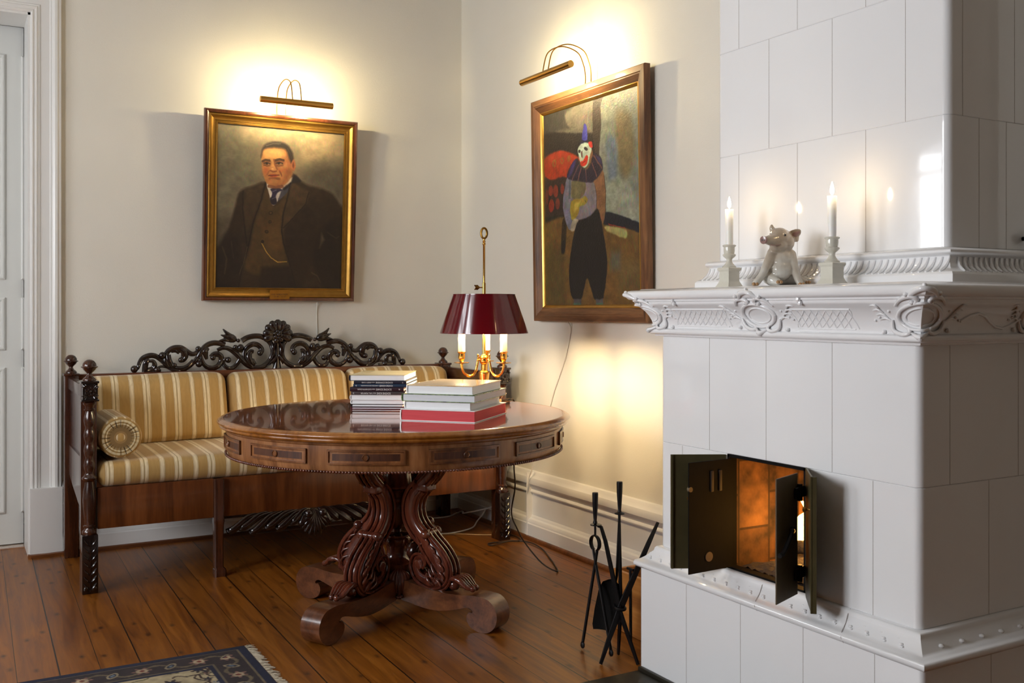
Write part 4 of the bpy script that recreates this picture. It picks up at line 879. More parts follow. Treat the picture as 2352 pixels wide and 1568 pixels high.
# ------------------------------------------------------------------ round drum table
TC = Vector((-1.195, -1.79, 0)); TZ = .825
def table():
    T = empty('drum_table', tuple(TC), 'round mahogany drum table with a beaded drawer frieze on carved scroll legs', 'table')
    bm = B(); lathe(bm, [(0, TZ - .0345), (.676, TZ - .0345), (.676, TZ), (.0, TZ)][1:3] and [(0.01, TZ - .036), (.69, TZ - .036), (.694, TZ - .004), (.69, TZ), (.01, TZ)], TC, 120); build('tabletop', bm, M['top'], T, smooth=30)
    bm = B(); rs = []
    pf = [(.688, TZ - .0375), (.7, TZ - .0365), (.706, TZ - .033), (.709, TZ - .028), (.706, TZ - .0235), (.708, TZ - .021), (.7145, TZ - .018), (.7165, TZ - .0135), (.7145, TZ - .009), (.709, TZ - .0065), (.706, TZ - .0035), (.7, TZ - .001), (.692, TZ + .0002), (.689, TZ - .003)]
    for k in range(144):
        a = 2 * PI * k / 144; rs.append([TC + Vector((r * math.cos(a), r * math.sin(a), z)) for r, z in pf])
    rings(bm, rs, loop=True); build('moulded_edge', bm, M['lip'], T, smooth=50)
    bm = B(); lathe(bm, [(.60, .684), (.674, .684), (.678, .70), (.681, .712), (.681, .776), (.687, .782), (.688, .789), (.60, .789)], TC, 120); lathe(bm, [(0.005, .69), (.66, .69), (.66, .70), (.005, .70)], TC, 60); build('frieze', bm, M['apron'], T, smooth=35)
    bm = B(); n = 372
    for k in range(n):
        a = 2 * PI * k / n; ball(bm, TC + Vector((.682 * math.cos(a), .682 * math.sin(a), .6855)), .0058, 7)
    build('beaded_rim', bm, M['leg'], T, smooth=60)
    # drawers
    def arcbox(bm, r0, r1, a0, a1, z0, z1, n=14):
        rs = []
        for i in range(n + 1):
            a = R(a0 + (a1 - a0) * i / n); c, s = math.cos(a), math.sin(a)
            rs.append([TC + Vector((r * c, r * s, z)) for r, z in ((r0, z0), (r1, z0), (r1, z1), (r0, z1))])
        rings(bm, rs)
    for k in range(7):
        ac = -182.0 + 30 * k; h = 11.6; zb, zt = .712, .764
        bm = B(); arcbox(bm, .678, .6835, ac - h, ac + h, zb, zt)
        d = build('drawer', bm, M['drawer'], T, smooth=30)
        bm = B(); t = .0065; ta = .56
        for a0, a1, z0, z1 in ((ac - h, ac + h, zb, zb + t), (ac - h, ac + h, zt - t, zt), (ac - h, ac - h + ta, zb, zt), (ac + h - ta, ac + h, zb, zt)): arcbox(bm, .68, .689, a0, a1, z0, z1)
        build('drawer_moulding', bm, M['drawerm'], d, smooth=30)
        bm = B(); h2, z2, z3 = h - 1.6, zb + .014, zt - .014
        arcbox(bm, .68, .6845, ac - h2, ac + h2, z2, z3); build('inset_panel', bm, M['mahog2'], d, smooth=30)
        bm = B(); a = R(ac); d3 = Vector((math.cos(a), math.sin(a), 0)); side = Vector((-d3.y, d3.x, 0)); c = TC + d3 * .685 + Vector((0, 0, (zb + zt) / 2))
        Mx = Matrix(((side.x, 0, d3.x, c.x), (side.y, 0, d3.y, c.y), (0, 1, 0, c.z), (0, 0, 0, 1)))
        lathe(bm, [(.0115, 0), (.012, .003), (.0095, .0055), (.008, .003), (.0075, .0035)], n=20, M=Mx); e = build('escutcheon', bm, M['drawerm'], d, smooth=40)
        # keyhole
    # pedestal column
    bm = B()
    fl = lambda r, z, a: r * (1 + (.06 * abs(math.cos(8 * a)) - .03 if .36 < z < .455 else 0) + (.05 * math.cos(12 * a) if .283 < z < .312 else 0) + (.035 * math.cos(10 * a) if .535 < z < .62 else 0))
    lathe(bm, [(.03, .06), (.055, .09), (.06, .14), (.064, .175), (.07, .2), (.074, .21), (.06, .218), (.05, .228), (.042, .24), (.041, .262), (.044, .27), (.044, .278), (.05, .284), (.055, .298), (.056, .308), (.05, .313), (.053, .318), (.053, .323), (.034, .328), (.02, .334), (.0185, .344), (.024, .35), (.036, .36), (.044, .39), (.047, .43), (.046, .452), (.042, .458), (.046, .464), (.047, .474), (.042, .48), (.044, .488), (.05, .505), (.06, .514), (.074, .52), (.076, .526), (.07, .532), (.06, .54), (.056, .58), (.044, .62), (.04, .69)], TC, 48, mod=fl)
    build('pedestal_column', bm, M['leg'], T, smooth=50)
    for k in range(4):
        a = R(-106 + 90 * k); d = Vector((math.cos(a), math.sin(a), 0)); s = Vector((-d.y, d.x, 0)); bm = B()
        for q in range(-3, 4):
            P = [TC + d * .062 + Vector((0, 0, .20)), TC + d * (.078 - abs(q) * .003) + s * (.011 * q) + Vector((0, 0, .17)), TC + d * (.085 - abs(q) * .005) + s * (.0125 * q) + Vector((0, 0, .125 + abs(q) * .012)), TC + d * (.082 - abs(q) * .004) + s * (.009 * q) + Vector((0, 0, .085 + abs(q) * .016))]
            tube(bm, catmull(P, 4), [.004, .009, .010, .006], 8)
        ball(bm, TC + d * .084 + Vector((0, 0, .085)), .013, 10, (1.3, 1.3, .7)); build('leaf_pendant', bm, M['leg'], T, smooth=60)
    # legs
    a0 = Matrix.Rotation(R(-61), 4, 'Z')
    for k in range(4):
        Mx = Matrix.Translation(TC) @ Matrix.Rotation(R(-61 + 90 * k), 4, 'Z')
        f = lambda r, t, z: Mx @ Vector((r, t, z))
        nrm = (Mx.to_3x3() @ Vector((0, 1, 0)))
        def sec(a):
            ca, sa = math.cos(a), math.sin(a)
            q = (abs(ca) ** 3 + abs(sa) ** 3) ** (-1 / 3)
            return ca * q * (1 - .13 * abs(math.sin(3.2 * sa * 2))), sa * q
        bm = B()
        up = catmull([f(r, 0, z) for r, z in ((.245, .686), (.222, .65), (.195, .605), (.165, .57), (.135, .545))], 5)
        tube(bm, up, [.02, .026, .028, .027, .024], 20, flat=(nrm, .037), sec=sec)
        box(bm, .10, .178, -.036, .036, .515, .55, bev=.008, M=Mx)
        sh = catmull([f(r, 0, z) for r, z in ((.135, .535), (.105, .505), (.088, .465), (.086, .425), (.10, .385), (.128, .35), (.165, .322))], 5)
        tube(bm, sh, [.028, .031, .034, .035, .034, .033, .032], 20, flat=(nrm, .036), sec=sec)
        bd = catmull([f(r, 0, z) for r, z in ((.15, .345), (.175, .305), (.215, .262), (.245, .218), (.24, .18), (.205, .158), (.165, .158), (.13, .175), (.112, .21), (.12, .243), (.145, .25), (.160, .232), (.15, .212))], 5)
        tube(bm, bd, [.03, .04, .046, .046, .042, .032, .026, .024, .022, .019, .016, .014, .010], 20, flat=(nrm, [.036, .037, .038, .038, .037, .034, .031, .03, .03, .03, .031, .032, .034]), sec=sec)
        for zz, rr in ((.348, .175),): tube(bm, [f(rr, -.04, zz), f(rr, .04, zz)], .017, 12); [ball(bm, f(rr, t, zz), .02, 12) for t in (-.04, .04)]
        def rib(path, rads, t, off, rr):
            L_ = [Mx.inverted() @ p for p in path]; n_ = len(L_); Q_ = []
            for i_, p in enumerate(L_):
                g_ = L_[min(i_ + 1, n_ - 1)] - L_[max(i_ - 1, 0)]; nv = Vector((g_.z, 0, -g_.x)).normalized()
                Q_.append(f(p.x + nv.x * off * lerpl(rads, i_ / (n_ - 1)), t, p.z + nv.z * off * lerpl(rads, i_ / (n_ - 1))))
            tube(bm, Q_, rr, 7)
        rs1, rs2, rs3 = [.02, .026, .028, .027, .024], [.028, .031, .034, .035, .034, .033, .032], [.03, .04, .046, .046, .042, .032, .026, .024, .022, .019, .016, .014, .010]
        for t in (-.025, 0, .025):
            for off in (-1.0, 1.0): rib(up, rs1, t, off, .0075); rib(sh, rs2, t, off, .0085)
            rib(bd[:34], [.03, .04, .046, .046, .042, .032, .026], t, -1.0, .008)
        for s in (-1, 1):
            for off in (-.8, .8): rib(sh, rs2, s * .034, off, .006); rib(bd, rs3, s * .0335, off, .0062)
        leg = build('leg', bm, M['leg'], T, smooth=50)
        # carved acanthus on both cheeks, on the knee and the toe
        bm = B()
        for s in (-1, 1):
            for i in range(6):
                t = i / 5; r0, z0 = .165 + .075 * math.sin(t * 2.2), .335 - .16 * t
                P = [f(r0 - .015, s * .034, z0 + .006), f(r0 + .012, s * .043, z0 - .004), f(r0 + .026, s * .041, z0 - .022), f(r0 + .022, s * .036, z0 - .034)]
                tube(bm, catmull(P, 3), [.002, .0055, .005, .0015], 7)
            for i in range(3):
                P = [f(.175 + .012 * i, s * .034, .19 + .02 * i), f(.19 + .014 * i, s * .041, .165 + .018 * i), f(.215 + .01 * i, s * .037, .15 + .02 * i)]
                tube(bm, catmull(P, 3), [.003, .008, .003], 7)
            lathe(bm, [(.02, -.002), (.02, .004), (.014, .007), (.0, .007)], n=16, M=Mx @ Matrix.Translation((.137, s * .033, .222)) @ Matrix.Rotation(R(-90 * s), 4, 'X'))
        for q in range(-2, 3):
            P = [f(.262, .009 * q, .165), f(.30, .014 * q, .185), f(.335, .016 * q, .182), f(.365, .013 * q, .160), f(.385, .009 * q, .152)]
            tube(bm, catmull(P, 4), [.006, .011, .012, .010, .006], 8)
        for q in (-1, 1): ball(bm, f(.385, .012 * q, .153), .013, 10)
        ball(bm, f(.29, 0, .155), .026, 10, (1, 1, .9))
        build('acanthus_carving', bm, M['leg'], leg, smooth=60)
        # foot: bracket ending in a scroll
        ol = [(.045, .150), (.10, .148), (.16, .138), (.22, .131), (.30, .129), (.36, .133), (.41, .138), (.448, .136)]
        for i in range(1, 15):
            b_ = R(84 - 174 * i / 14); ol.append((.452 + .068 * math.cos(b_), .068 + .068 * math.sin(b_)))
        ol += [(.425, .003), (.398, .014), (.382, .034), (.38, .055), (.392, .072), (.404, .07), (.408, .078), (.392, .088), (.36, .082), (.31, .067), (.24, .054), (.17, .055), (.10, .066), (.045, .08)]
        q = [(v.x, v.y) for v in catmull([(u, v, 0) for u, v in ol], 2, True)]
        bm = B(); prism(bm, q, lambda u, v, w: f(u, -.047 + .094 * w, max(v, 0))); build('foot', bm, M['foot'], leg, smooth=35)

# ------------------------------------------------------------------ pictures and their lamps
def picture(name, O, u, v, w, h, img, label, outer, inner, pf_o, pf_i, cw, chh, cmat, sides=None):
    T = empty(name, tuple(O), label, 'painting'); n = Vector(u).cross(Vector(v)).normalized(); u = Vector(u).normalized(); v = Vector(v).normalized()
    bm = B(); frame4(bm, O, u, v, n, w, h, pf_o)
    if sides:
        bm.normal_update()
        for f in bm.faces:
            c = f.calc_center_median() - O
            f.material_index = 1 if abs(c.dot(u)) / w > abs(c.dot(v)) / h else 0
    build('frame', bm, sides or outer, T, smooth=35)
    bm = B(); frame4(bm, O, u, v, n, w, h, pf_i); build('gilt_liner', bm, inner, T, smooth=35)
    bm = B(); c = [O + u * (sx * (w / 2 - .02)) + v * (sy * (h / 2 - .02)) - n * .003 for sx, sy in ((-1, -1), (1, -1), (1, 1), (-1, 1))]; rings(bm, [c, [p + n * .004 for p in c]]); build('backing', bm, M['frame_d'], T, smooth=0)
    canvas('canvas', img, O + n * .006, tuple(u), tuple(v), cw, chh, cmat, T)
    return T, n
def pictures():
    # portrait, hung leaning forward
    b, t = Vector((-1.1675, -.022, 1.30)), Vector((-1.1675, -.088, 2.343)); v = (t - b); h = v.length
    O = (b + t) / 2
    img = paint(PORTRAIT, 372, 300, (122, 108, 86), 1, 3.2, .075, (80, 60)) * .88
    cmat = painted('oil_paint_portrait', .5)
    po = [(.0, 0), (0, .026), (.004, .034), (.012, .036), (.02, .032), (.022, .024), (.022, 0)]
    pi = [(.0215, 0), (.0215, .026), (.026, .029), (.032, .028), (.04, .019), (.052, .013), (.058, .0135), (.06, .010), (.066, .010), (.07, .014), (.0735, .014), (.0755, .005), (.0755, 0)]
    T, n = picture('portrait_painting', O, (1, 0, 0), v, .872, h, img, 'gilt-framed oil portrait of a stout man in a brown three-piece suit', M['frame_d'], M['gold'], po, pi, .726, h - .146, cmat)
    # name plate on the lower frame member
    u = Vector((1, 0, 0)); vv = v.normalized(); c = O - vv * (h / 2 - .038) + u * -.012 + n * .036
    bm = B(); q = [(-.055, .026), (.052, .026), (.057, .02), (.058, -.024), (-.052, -.026), (-.056, -.02)]
    rings(bm, [[c + u * a + vv * z_ for a, z_ in q], [c + u * a + vv * z_ + n * .0015 for a, z_ in q]]); np_ = build('name_plate', bm, M['brass_old'], T, smooth=0)
    text('engraved_name', 'AXEL NORDSTRÖM', .0135, c + n * .0017 + vv * .0005, u, vv, M['ink_d'], np_, .094)
    text('engraved_dates', '31.XII 1885 — 5.XI 1953', .008, c + n * .0017 - vv * .0125, u, vv, M['ink_d'], np_, .078)
    # clown picture on the right wall
    b, t = Vector((-.014, -1.475, 1.19)), Vector((-.034, -1.475, 2.37)); v = t - b; h = v.length; O = (b + t) / 2
    img = paint(CLOWN, 400, 320, (70, 62, 50), 1, 4, .13, (60, 60)) * .84
    po = [(0, 0), (0, .03), (.004, .035), (.03, .035), (.034, .032), (.04, .033), (.052, .026), (.066, .019), (.07, .017), (.07, 0)]
    pi = [(.0695, 0), (.0695, .018), (.073, .019), (.084, .010), (.086, .004), (.086, 0)]
    picture('clown_painting', O, (0, -1, 0), v, 1.012, h, img, 'pine-framed oil painting of a clown in dark baggy trousers', M['pine'], M['goldn'], po, pi, .842, h - .17, painted('oil_paint_clown', .42, (110, .5, .003)), sides=[M['piney'], M['pine']])
def pic_lamp(base, u, n, label, L, gap, reach, rise, drop, shift=0):
    """brass picture lamp: base = wall point above the frame, u along the tube, n into the room"""
    base = Vector(base); u = Vector(u); n = Vector(n); z = Vector((0, 0, 1))
    T = empty('picture_lamp', tuple(base), label, 'lamp')
    c = base + n * reach + u * shift + z * drop
    bm = B(); k = 14; sh = []
    for r_ in (.017, .0155):
        sh.append([(r_ * math.cos(R(a)), r_ * math.sin(R(a))) for a in [-115 + 232 * i / k for i in range(k + 1)]])
    prof = sh[0] + sh[1][::-1]
    rs = [[c + u * t + n * p + z * q for p, q in prof] for t in (-L / 2, -L / 2 + .001, L / 2 - .001, L / 2)]; rings(bm, rs)
    for s in (-1, 1): lathe_disc(bm, c + u * (s * L / 2), u * s, .0172)
    tb = build('lamp_tube', bm, M['brass'], T, smooth=40)
    for s in (-.5, .5):
        bm = B(); P = [base + u * (s * gap) - z * .05 + n * .0, base + u * (s * gap), base + u * (s * gap) + z * (rise * .35) + n * (reach * .05), base + u * (s * gap) + z * (rise * .78) + n * (reach * .22), base + u * (s * gap + shift * .5) + z * rise + n * (reach * .55), base + u * (s * gap + shift * .9) + z * (rise * .75) + n * (reach * .88), c + u * (s * gap) + z * .016]
        tube(bm, catmull(P, 6), .0032, 8); build('lamp_arm', bm, M['brass'], T)
        bm = B(); lathe(bm, [(.001, -.03), (.006, -.028), (.007, 0), (.006, .028), (.001, .03)], n=10, M=Matrix.Translation(c + u * (s * L * .55)) @ u.to_track_quat('Z', 'Y').to_matrix().to_4x4()); build('bulb', bm, M['bulb'], T)
def lathe_disc(bm, c, d, r):
    q = Vector(d).to_track_quat('Z', 'Y').to_matrix().to_4x4(); lathe(bm, [(r, -.0005), (r, .001), (r * .5, .0016)], n=18, M=Matrix.Translation(c) @ q)
def text(name, body, size, O, u, v, mat, parent, width=None, flip=False):
    cu = bpy.data.curves.new(name, 'FONT'); cu.body = body; cu.size = size; cu.align_x = 'CENTER'; cu.align_y = 'CENTER'; cu.extrude = .0002; cu.resolution_u = 3
    ob = bpy.data.objects.new(name + '_src', cu); COL.objects.link(ob); dg = bpy.context.evaluated_depsgraph_get(); dg.update()
    me = bpy.data.meshes.new_from_object(ob.evaluated_get(dg)); bpy.data.objects.remove(ob); bpy.data.curves.remove(cu)
    xs = [q.co.x for q in me.vertices]; sx = 1
    if width and xs: sx = width / max(max(xs) - min(xs), 1e-6)
    u, v = Vector(u).normalized(), Vector(v).normalized(); n = u.cross(v); o_ = ORI[parent.name]; O = Vector(O)
    for q in me.vertices: q.co = O + u * (q.co.x * sx) + v * q.co.y + n * q.co.z - o_
    me.materials.clear(); me.materials.append(mat); me.name = name
    o = bpy.data.objects.new(name, me); COL.objects.link(o); o.parent = parent; ORI[o.name] = o_
    return o
MW['mahog2'] = wood('figured_inset', (48, 24, 14), (76, 42, 26), (100, 62, 38), 'z', 1.4, .4, .2)
# ------------------------------------------------------------------ table lamp
def table_lamp():
    P = Vector((-.682, -1.592, 0)); T = empty('table_lamp', (P.x, P.y, TZ), 'brass three-candle table lamp with a maroon lacquered shade', 'lamp')
    z0 = TZ + .0005
    bm = B(); lathe(bm, [(.074, z0), (.08, z0 + .002), (.081, z0 + .012), (.078, z0 + .02), (.084, z0 + .03), (.096, z0 + .038), (.103, z0 + .041), (.104, z0 + .044), (.099, z0 + .046), (.088, z0 + .04), (.05, z0 + .036), (.03, z0 + .04), (.02, z0 + .05)], P, 48); build('base_dish', bm, M['brass'], T, smooth=45)
    bm = B(); lathe(bm, [(.02, .870), (.014, .878), (.012, .886), (.018, .892), (.019, .90), (.0215, .935), (.025, .958), (.0255, .965), (.022, .969), (.0145, .974), (.0135, 1.0), (.0145, 1.004), (.0195, 1.008), (.0205, 1.016), (.02, 1.026), (.022, 1.028), (.022, 1.034), (.014, 1.042), (.009, 1.046), (.0078, 1.05), (.0078, 1.372), (.0052, 1.374), (.0050, 1.545), (.0075, 1.548), (.0075, 1.553), (.005, 1.556), (.0075, 1.561), (.005, 1.566), (.006, 1.573), (0, 1.576)], P, 24); build('stem', bm, M['brass'], T, smooth=45)
    bm = B(); D = Vector((.87, -.49, 0)); tube(bm, [P + Vector((0, 0, 1.599)) + D * (.0135 * math.cos(2 * PI * i / 24)) + Vector((0, 0, .0235 * math.sin(2 * PI * i / 24))) for i in range(24)], .0052, 8, closed=True); build('ring_finial', bm, M['brass_old'], T)
    bm = B(); c = P + Vector((0, 0, 1.352)); tube(bm, [c, c - D * .022], .0028, 8)
    for s in (-1, 1):
        for k in range(3): tube(bm, [c - D * (.022 + .006 * k), c - D * (.032 + .006 * k) + Vector((0, 0, s * .011))], [.0035, .0025], 6)
    tube(bm, [c - D * .018, c - D * .04], .0035, 8); build('arrow_key', bm, M['brass'], T)
    th = [R(a - 29.5) for a in (-113, 7 + 0, 127)]
    # arms: two toward the viewer's left and right, one behind
    for k, ang in enumerate((R(-29.5 + 205), R(-29.5 - 35), R(-29.5 + 85))):
        d = Vector((math.cos(ang), math.sin(ang), 0)); s = Vector((-d.y, d.x, 0)); f = lambda r, z: P + d * r + Vector((0, 0, z))
        bm = B(); Q = catmull([f(r, z) for r, z in ((.012, 1.02), (.028, 1.022), (.034, 1.0), (.042, .97), (.058, .952), (.078, .951), (.098, .965), (.108, .99), (.11, 1.01))], 5)
        tube(bm, Q, [.004, .0062, .0066, .0062, .0056, .0056, .006, .007], 10, flat=(s, .0062), sec=lambda a: (math.cos(a) * (1 - .16 * abs(math.sin(2 * a))), math.sin(a) * (1 - .12 * abs(math.cos(3 * a)))))
        lathe(bm, [(.005, 1.026), (.006, 1.03), (.0038, 1.036), (.0055, 1.042), (.004, 1.048), (0, 1.05)], P + d * .03, 12)
        a = build('arm', bm, M['brass'], T)
        c = P + d * .11
        bm = B(); lathe(bm, [(.008, 1.006), (.014, 1.008), (.031, 1.0095), (.0345, 1.011), (.0345, 1.013), (.03, 1.0135), (.014, 1.0125)], c, 28); build('drip_pan', bm, M['brass'], a)
        bm = B(); lathe(bm, [(.006, 1.011), (.011, 1.014), (.0085, 1.02), (.013, 1.026), (.0155, 1.034), (.0145, 1.048), (.0148, 1.054), (.0195, 1.0575), (.0195, 1.06), (.0165, 1.0615), (.014, 1.06)], c, 24); build('candle_cup', bm, M['brass'], a)
        bm = B(); lathe(bm, [(.0155, 1.058), (.016, 1.08), (.0155, 1.10), (.0165, 1.12), (.0155, 1.14), (.0162, 1.148), (.012, 1.151), (0, 1.151)], c, 16, mod=lambda rr, z, an: rr * (1 + .05 * math.sin(3 * an + z * 90) * (z > 1.09)))
        build('candle_sleeve', bm, M['sleeve'], a)
        bm = B(); lathe(bm, [(.004, 1.15), (.007, 1.155), (.013, 1.178), (.011, 1.195), (.004, 1.212), (0, 1.216)], c, 12); build('bulb', bm, M['bulb2'], a)
    bm = B(); lathe(bm, [(.1995, 1.146), (.2015, 1.143), (.2015, 1.147), (.1423, 1.317), (.1425, 1.321), (.1405, 1.321), (.1402, 1.317)], P, 72, caps=(False, False)); 
    lathe(bm, [(.1398, 1.316), (.0088, 1.312), (.0088, 1.3105), (.1392, 1.3145)], P, 72, caps=(False, False))
    s = build('lamp_shade', bm, M['shade'], T, smooth=30)
    bm = B(); lathe(bm, [(.1992, 1.146), (.1392, 1.3140), (.0088, 1.3098)], P, 72, caps=(False, False)); build('shade_lining', bm, M['shade_in'], s, smooth=30)
# ------------------------------------------------------------------ books
def book(name_label, fl, ang, z, w, d, t, cover, paper, spine='left', cov_t=.003, group=None, title=None, top=None, over=.003, spine_mat=None):
    """fl: near left corner; width w along ang, depth d away. spine on 'left' or 'near' side"""
    T = empty('book', (fl[0], fl[1], z), name_label, 'book', group); T.rotation_euler = (0, 0, R(ang))
    mats = [M['bk_' + cover]]; 
    if top: mats.append(M['bk_' + top])
    bm = B()
    box(bm, 0, w, 0, d, 0, cov_t, bev=.0006, seg=1); box(bm, 0, w, 0, d, t - cov_t, t, bev=.0006, seg=1, mi=1 if top else 0)
    if spine == 'left':
        pts = [(.0, 0), (-.003, t * .15), (-.0042, t * .5), (-.003, t * .85), (0, t)]; inn = [(.0025, cov_t), (.0, t * .5), (.0025, t - cov_t)]
        prism(bm, pts + inn[::-1], lambda u, v, q: Vector((u, .0 + d * q, v)))
    elif spine == 'near':
        pts = [(.0, 0), (-.0025, t * .15), (-.0035, t * .5), (-.0025, t * .85), (0, t)]; inn = [(.0025, cov_t), (.001, t * .5), (.0025, t - cov_t)]
        prism(bm, pts + inn[::-1], lambda u, v, q: Vector((w * q, u, v)))
    build('cover', bm, mats, T, local=True, smooth=30)
    bm = B(); a, b, c, e = over, w - over, over, d - over
    if spine == 'left': a = .003
    if spine == 'near': c = .003
    box(bm, a, b, c, e, cov_t * .9, t - cov_t * .9)
    build('pages', bm, M[paper], T, local=True, smooth=0)
    if title:
        for body, x0, x1, sz in title:
            cu = text('spine_title', body, sz, ((x0 + x1) / 2 + ORI[T.name].x, -.0037 + ORI[T.name].y, t / 2 + z), (-1, 0, 0), (0, 0, -1), M['ink'], T, x1 - x0)
    return T
def books():
    g1, g2 = 'books in the stack with dark spines', 'books in the stack topped by a landscape cover'
    ang = -33; fx, fy = -1.312, -1.571; ux, uy = math.cos(R(ang)), math.sin(R(ang))
    def at(o): return (fx + ux * o[0] - uy * o[1] * 1, fy + uy * o[0] + ux * o[1])
    z = TZ + .0004; k = .00018
    L = [('thin white book with wine-red cover, lowest in the left stack', -.001, .232, .009, 'wine', 'paper', None, None),
         ('white-edged book with black cover, second from the bottom of the left stack', 0, .222, .0125, 'black', 'paper', None, None),
         ('white-covered book below the thick white one in the left stack', -.002, .228, .0175, 'white', 'paper', None, None),
         ('thick white-edged book just under the dark spines of the left stack', -.004, .226, .0205, 'white', 'paper', None, None),
         ('taupe-spined book about cows, lowest of the four dark spines', -.001, .232, .0155, 'taupe', 'paper', 'near', [('SCHÖNE KÜHE', .112, .171, .0115), ('von VAL PORTER', .042, .109, .0088), ('2', .008, .014, .009)]),
         ('maroon-spined book about sheep, second of the dark spines from below', -.006, .231, .0175, 'maroon', 'paper', 'near', [('SCHÖNE SCHAFE', .113, .18, .0115), ('von KATHRYN DUN', .034, .109, .0098), ('&', .21, .217, .009)]),
         ('blue-spined book about hens, third of the dark spines from below', .008, .229, .0135, 'blue', 'paper', 'near', [('SCHÖNE HÜHNER', .113, .171, .0105), ('CHRISTIE ASCHWANDEN', .034, .11, .007), ('5', .01, .016, .009)]),
         ('navy-spined book about pigs, highest of the four dark spines', .011, .226, .0125, 'navy', 'paper', 'near', [('SCHÖNE SCHWEINE', .095, .168, .0095), ('von ANDY CASE', .034, .09, .0075), ('2', .208, .214, .008)]),
         ('topmost book of the left stack, with a pale meadow photo cover', -.008, .238, .0255, 'navy', 'paper', 'left', None)]
    for i, (lb, ox, w, t, c, p, sp, ti) in enumerate(L):
        book(lb, at((ox, (.004, .001, .003, 0, .0, -.001, .001, .0, .002)[i])), ang, z, w, .30 + .006 * (i % 3), t, c, p, sp or 'left', .0022, g1, ti, top='meadow' if i == 8 else None); z += t + .0003
    ang = -47; fx, fy = -1.301, -2.079; ux, uy = math.cos(R(ang)), math.sin(R(ang)); z = TZ + .0004
    L = [('white book with red page edges, lowest in the right stack', 0, 0, .302, .385, .0445, 'white', 'redpaper', None, .003),
         ('cream-edged book resting on the red-edged one in the right stack', .012, .012, .268, .36, .029, 'white', 'paper', None, .002),
         ('grey-edged book with green photo cover, second from top in the right stack', .004, .004, .296, .385, .029, 'green', 'paper2', None, .0025),
         ('topmost book of the right stack, with an amber landscape cover', .02, .014, .268, .345, .0335, 'white', 'paper', 'land', .0035)]
    for lb, ox, oy, w, d, t, c, p, tp, ct in L:
        book(lb, at((ox, oy)), ang, z, w, d, t, c, p, 'left', ct, g2, None, top=tp); z += t + .0003
# ------------------------------------------------------------------ on the mantel
MZ = 1.3216
def mantel_things():
    pos = ((-.61, -3.156, 'left'), (-.594, -3.574, 'right')); first = None
    for i, (x, y, side) in enumerate(pos):
        lb = 'grey-green candlestick %s of the porcelain pig' % ('to the left' if i == 0 else 'to the right')
        if i == 0:
            T = empty('candlestick', (x, y, MZ), lb, 'candlestick', 'candlesticks on the mantel'); first = T
            bm = B(); rs = []
            for w, z in ((.031, 0), (.031, .004), (.0285, .008), (.0245, .016), (.0225, .022), (.0225, .052), (.0255, .056), (.027, .058), (.027, .063), (.024, .065)):
                rs.append([Vector((x + a * w, y + b * w, MZ + z)) for a, b in ((-1, -1), (1, -1), (1, 1), (-1, 1))])
            rings(bm, rs); build('square_base', bm, M['stoneware'], T, smooth=25)
            bm = B(); lathe(bm, [(.022, .065), (.0225, .068), (.016, .074), (.0105, .081), (.0085, .088), (.0095, .093), (.016, .098), (.0205, .103), (.021, .107), (.0165, .110), (.0172, .115), (.018, .125), (.0175, .131), (.021, .134), (.0215, .137), (.018, .139), (.0145, .137)], (x, y, MZ), 28); build('turned_stem', bm, M['stoneware'], T, smooth=45)
        else:
            T = first.copy(); COL.objects.link(T); T.location = (x, y, MZ); T['label'] = lb; ORI[T.name] = Vector((x, y, MZ))
            for ch in list(first.children): c = ch.copy(); COL.objects.link(c); c.parent = T
        # candle
        h = (.116, .119)[i]
        C = empty('candle', (x, y, MZ + .137), 'lit white candle in the %s candlestick' % ('left' if i == 0 else 'right'), 'candle', 'lit candles on the mantel'); z = MZ + .1375
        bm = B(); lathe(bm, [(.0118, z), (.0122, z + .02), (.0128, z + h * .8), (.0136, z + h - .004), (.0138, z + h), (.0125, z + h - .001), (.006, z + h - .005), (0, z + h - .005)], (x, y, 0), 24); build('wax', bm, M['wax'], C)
        bm = B(); tube(bm, [(x, y, z + h - .006), (x + .0006, y, z + h + .004), (x, y + .001, z + h + .008)], .0011, 6); build('wick', bm, M['black'], C)
        bm = B(); zf = z + h + .003; lathe(bm, [(.001, zf), (.0042, zf + .005), (.0058, zf + .011), (.0054, zf + .019), (.0034, zf + .028), (.0012, zf + .036), (0, zf + .039)], (x, y, 0), 14); build('flame', bm, M['flame'], C)
    pig()
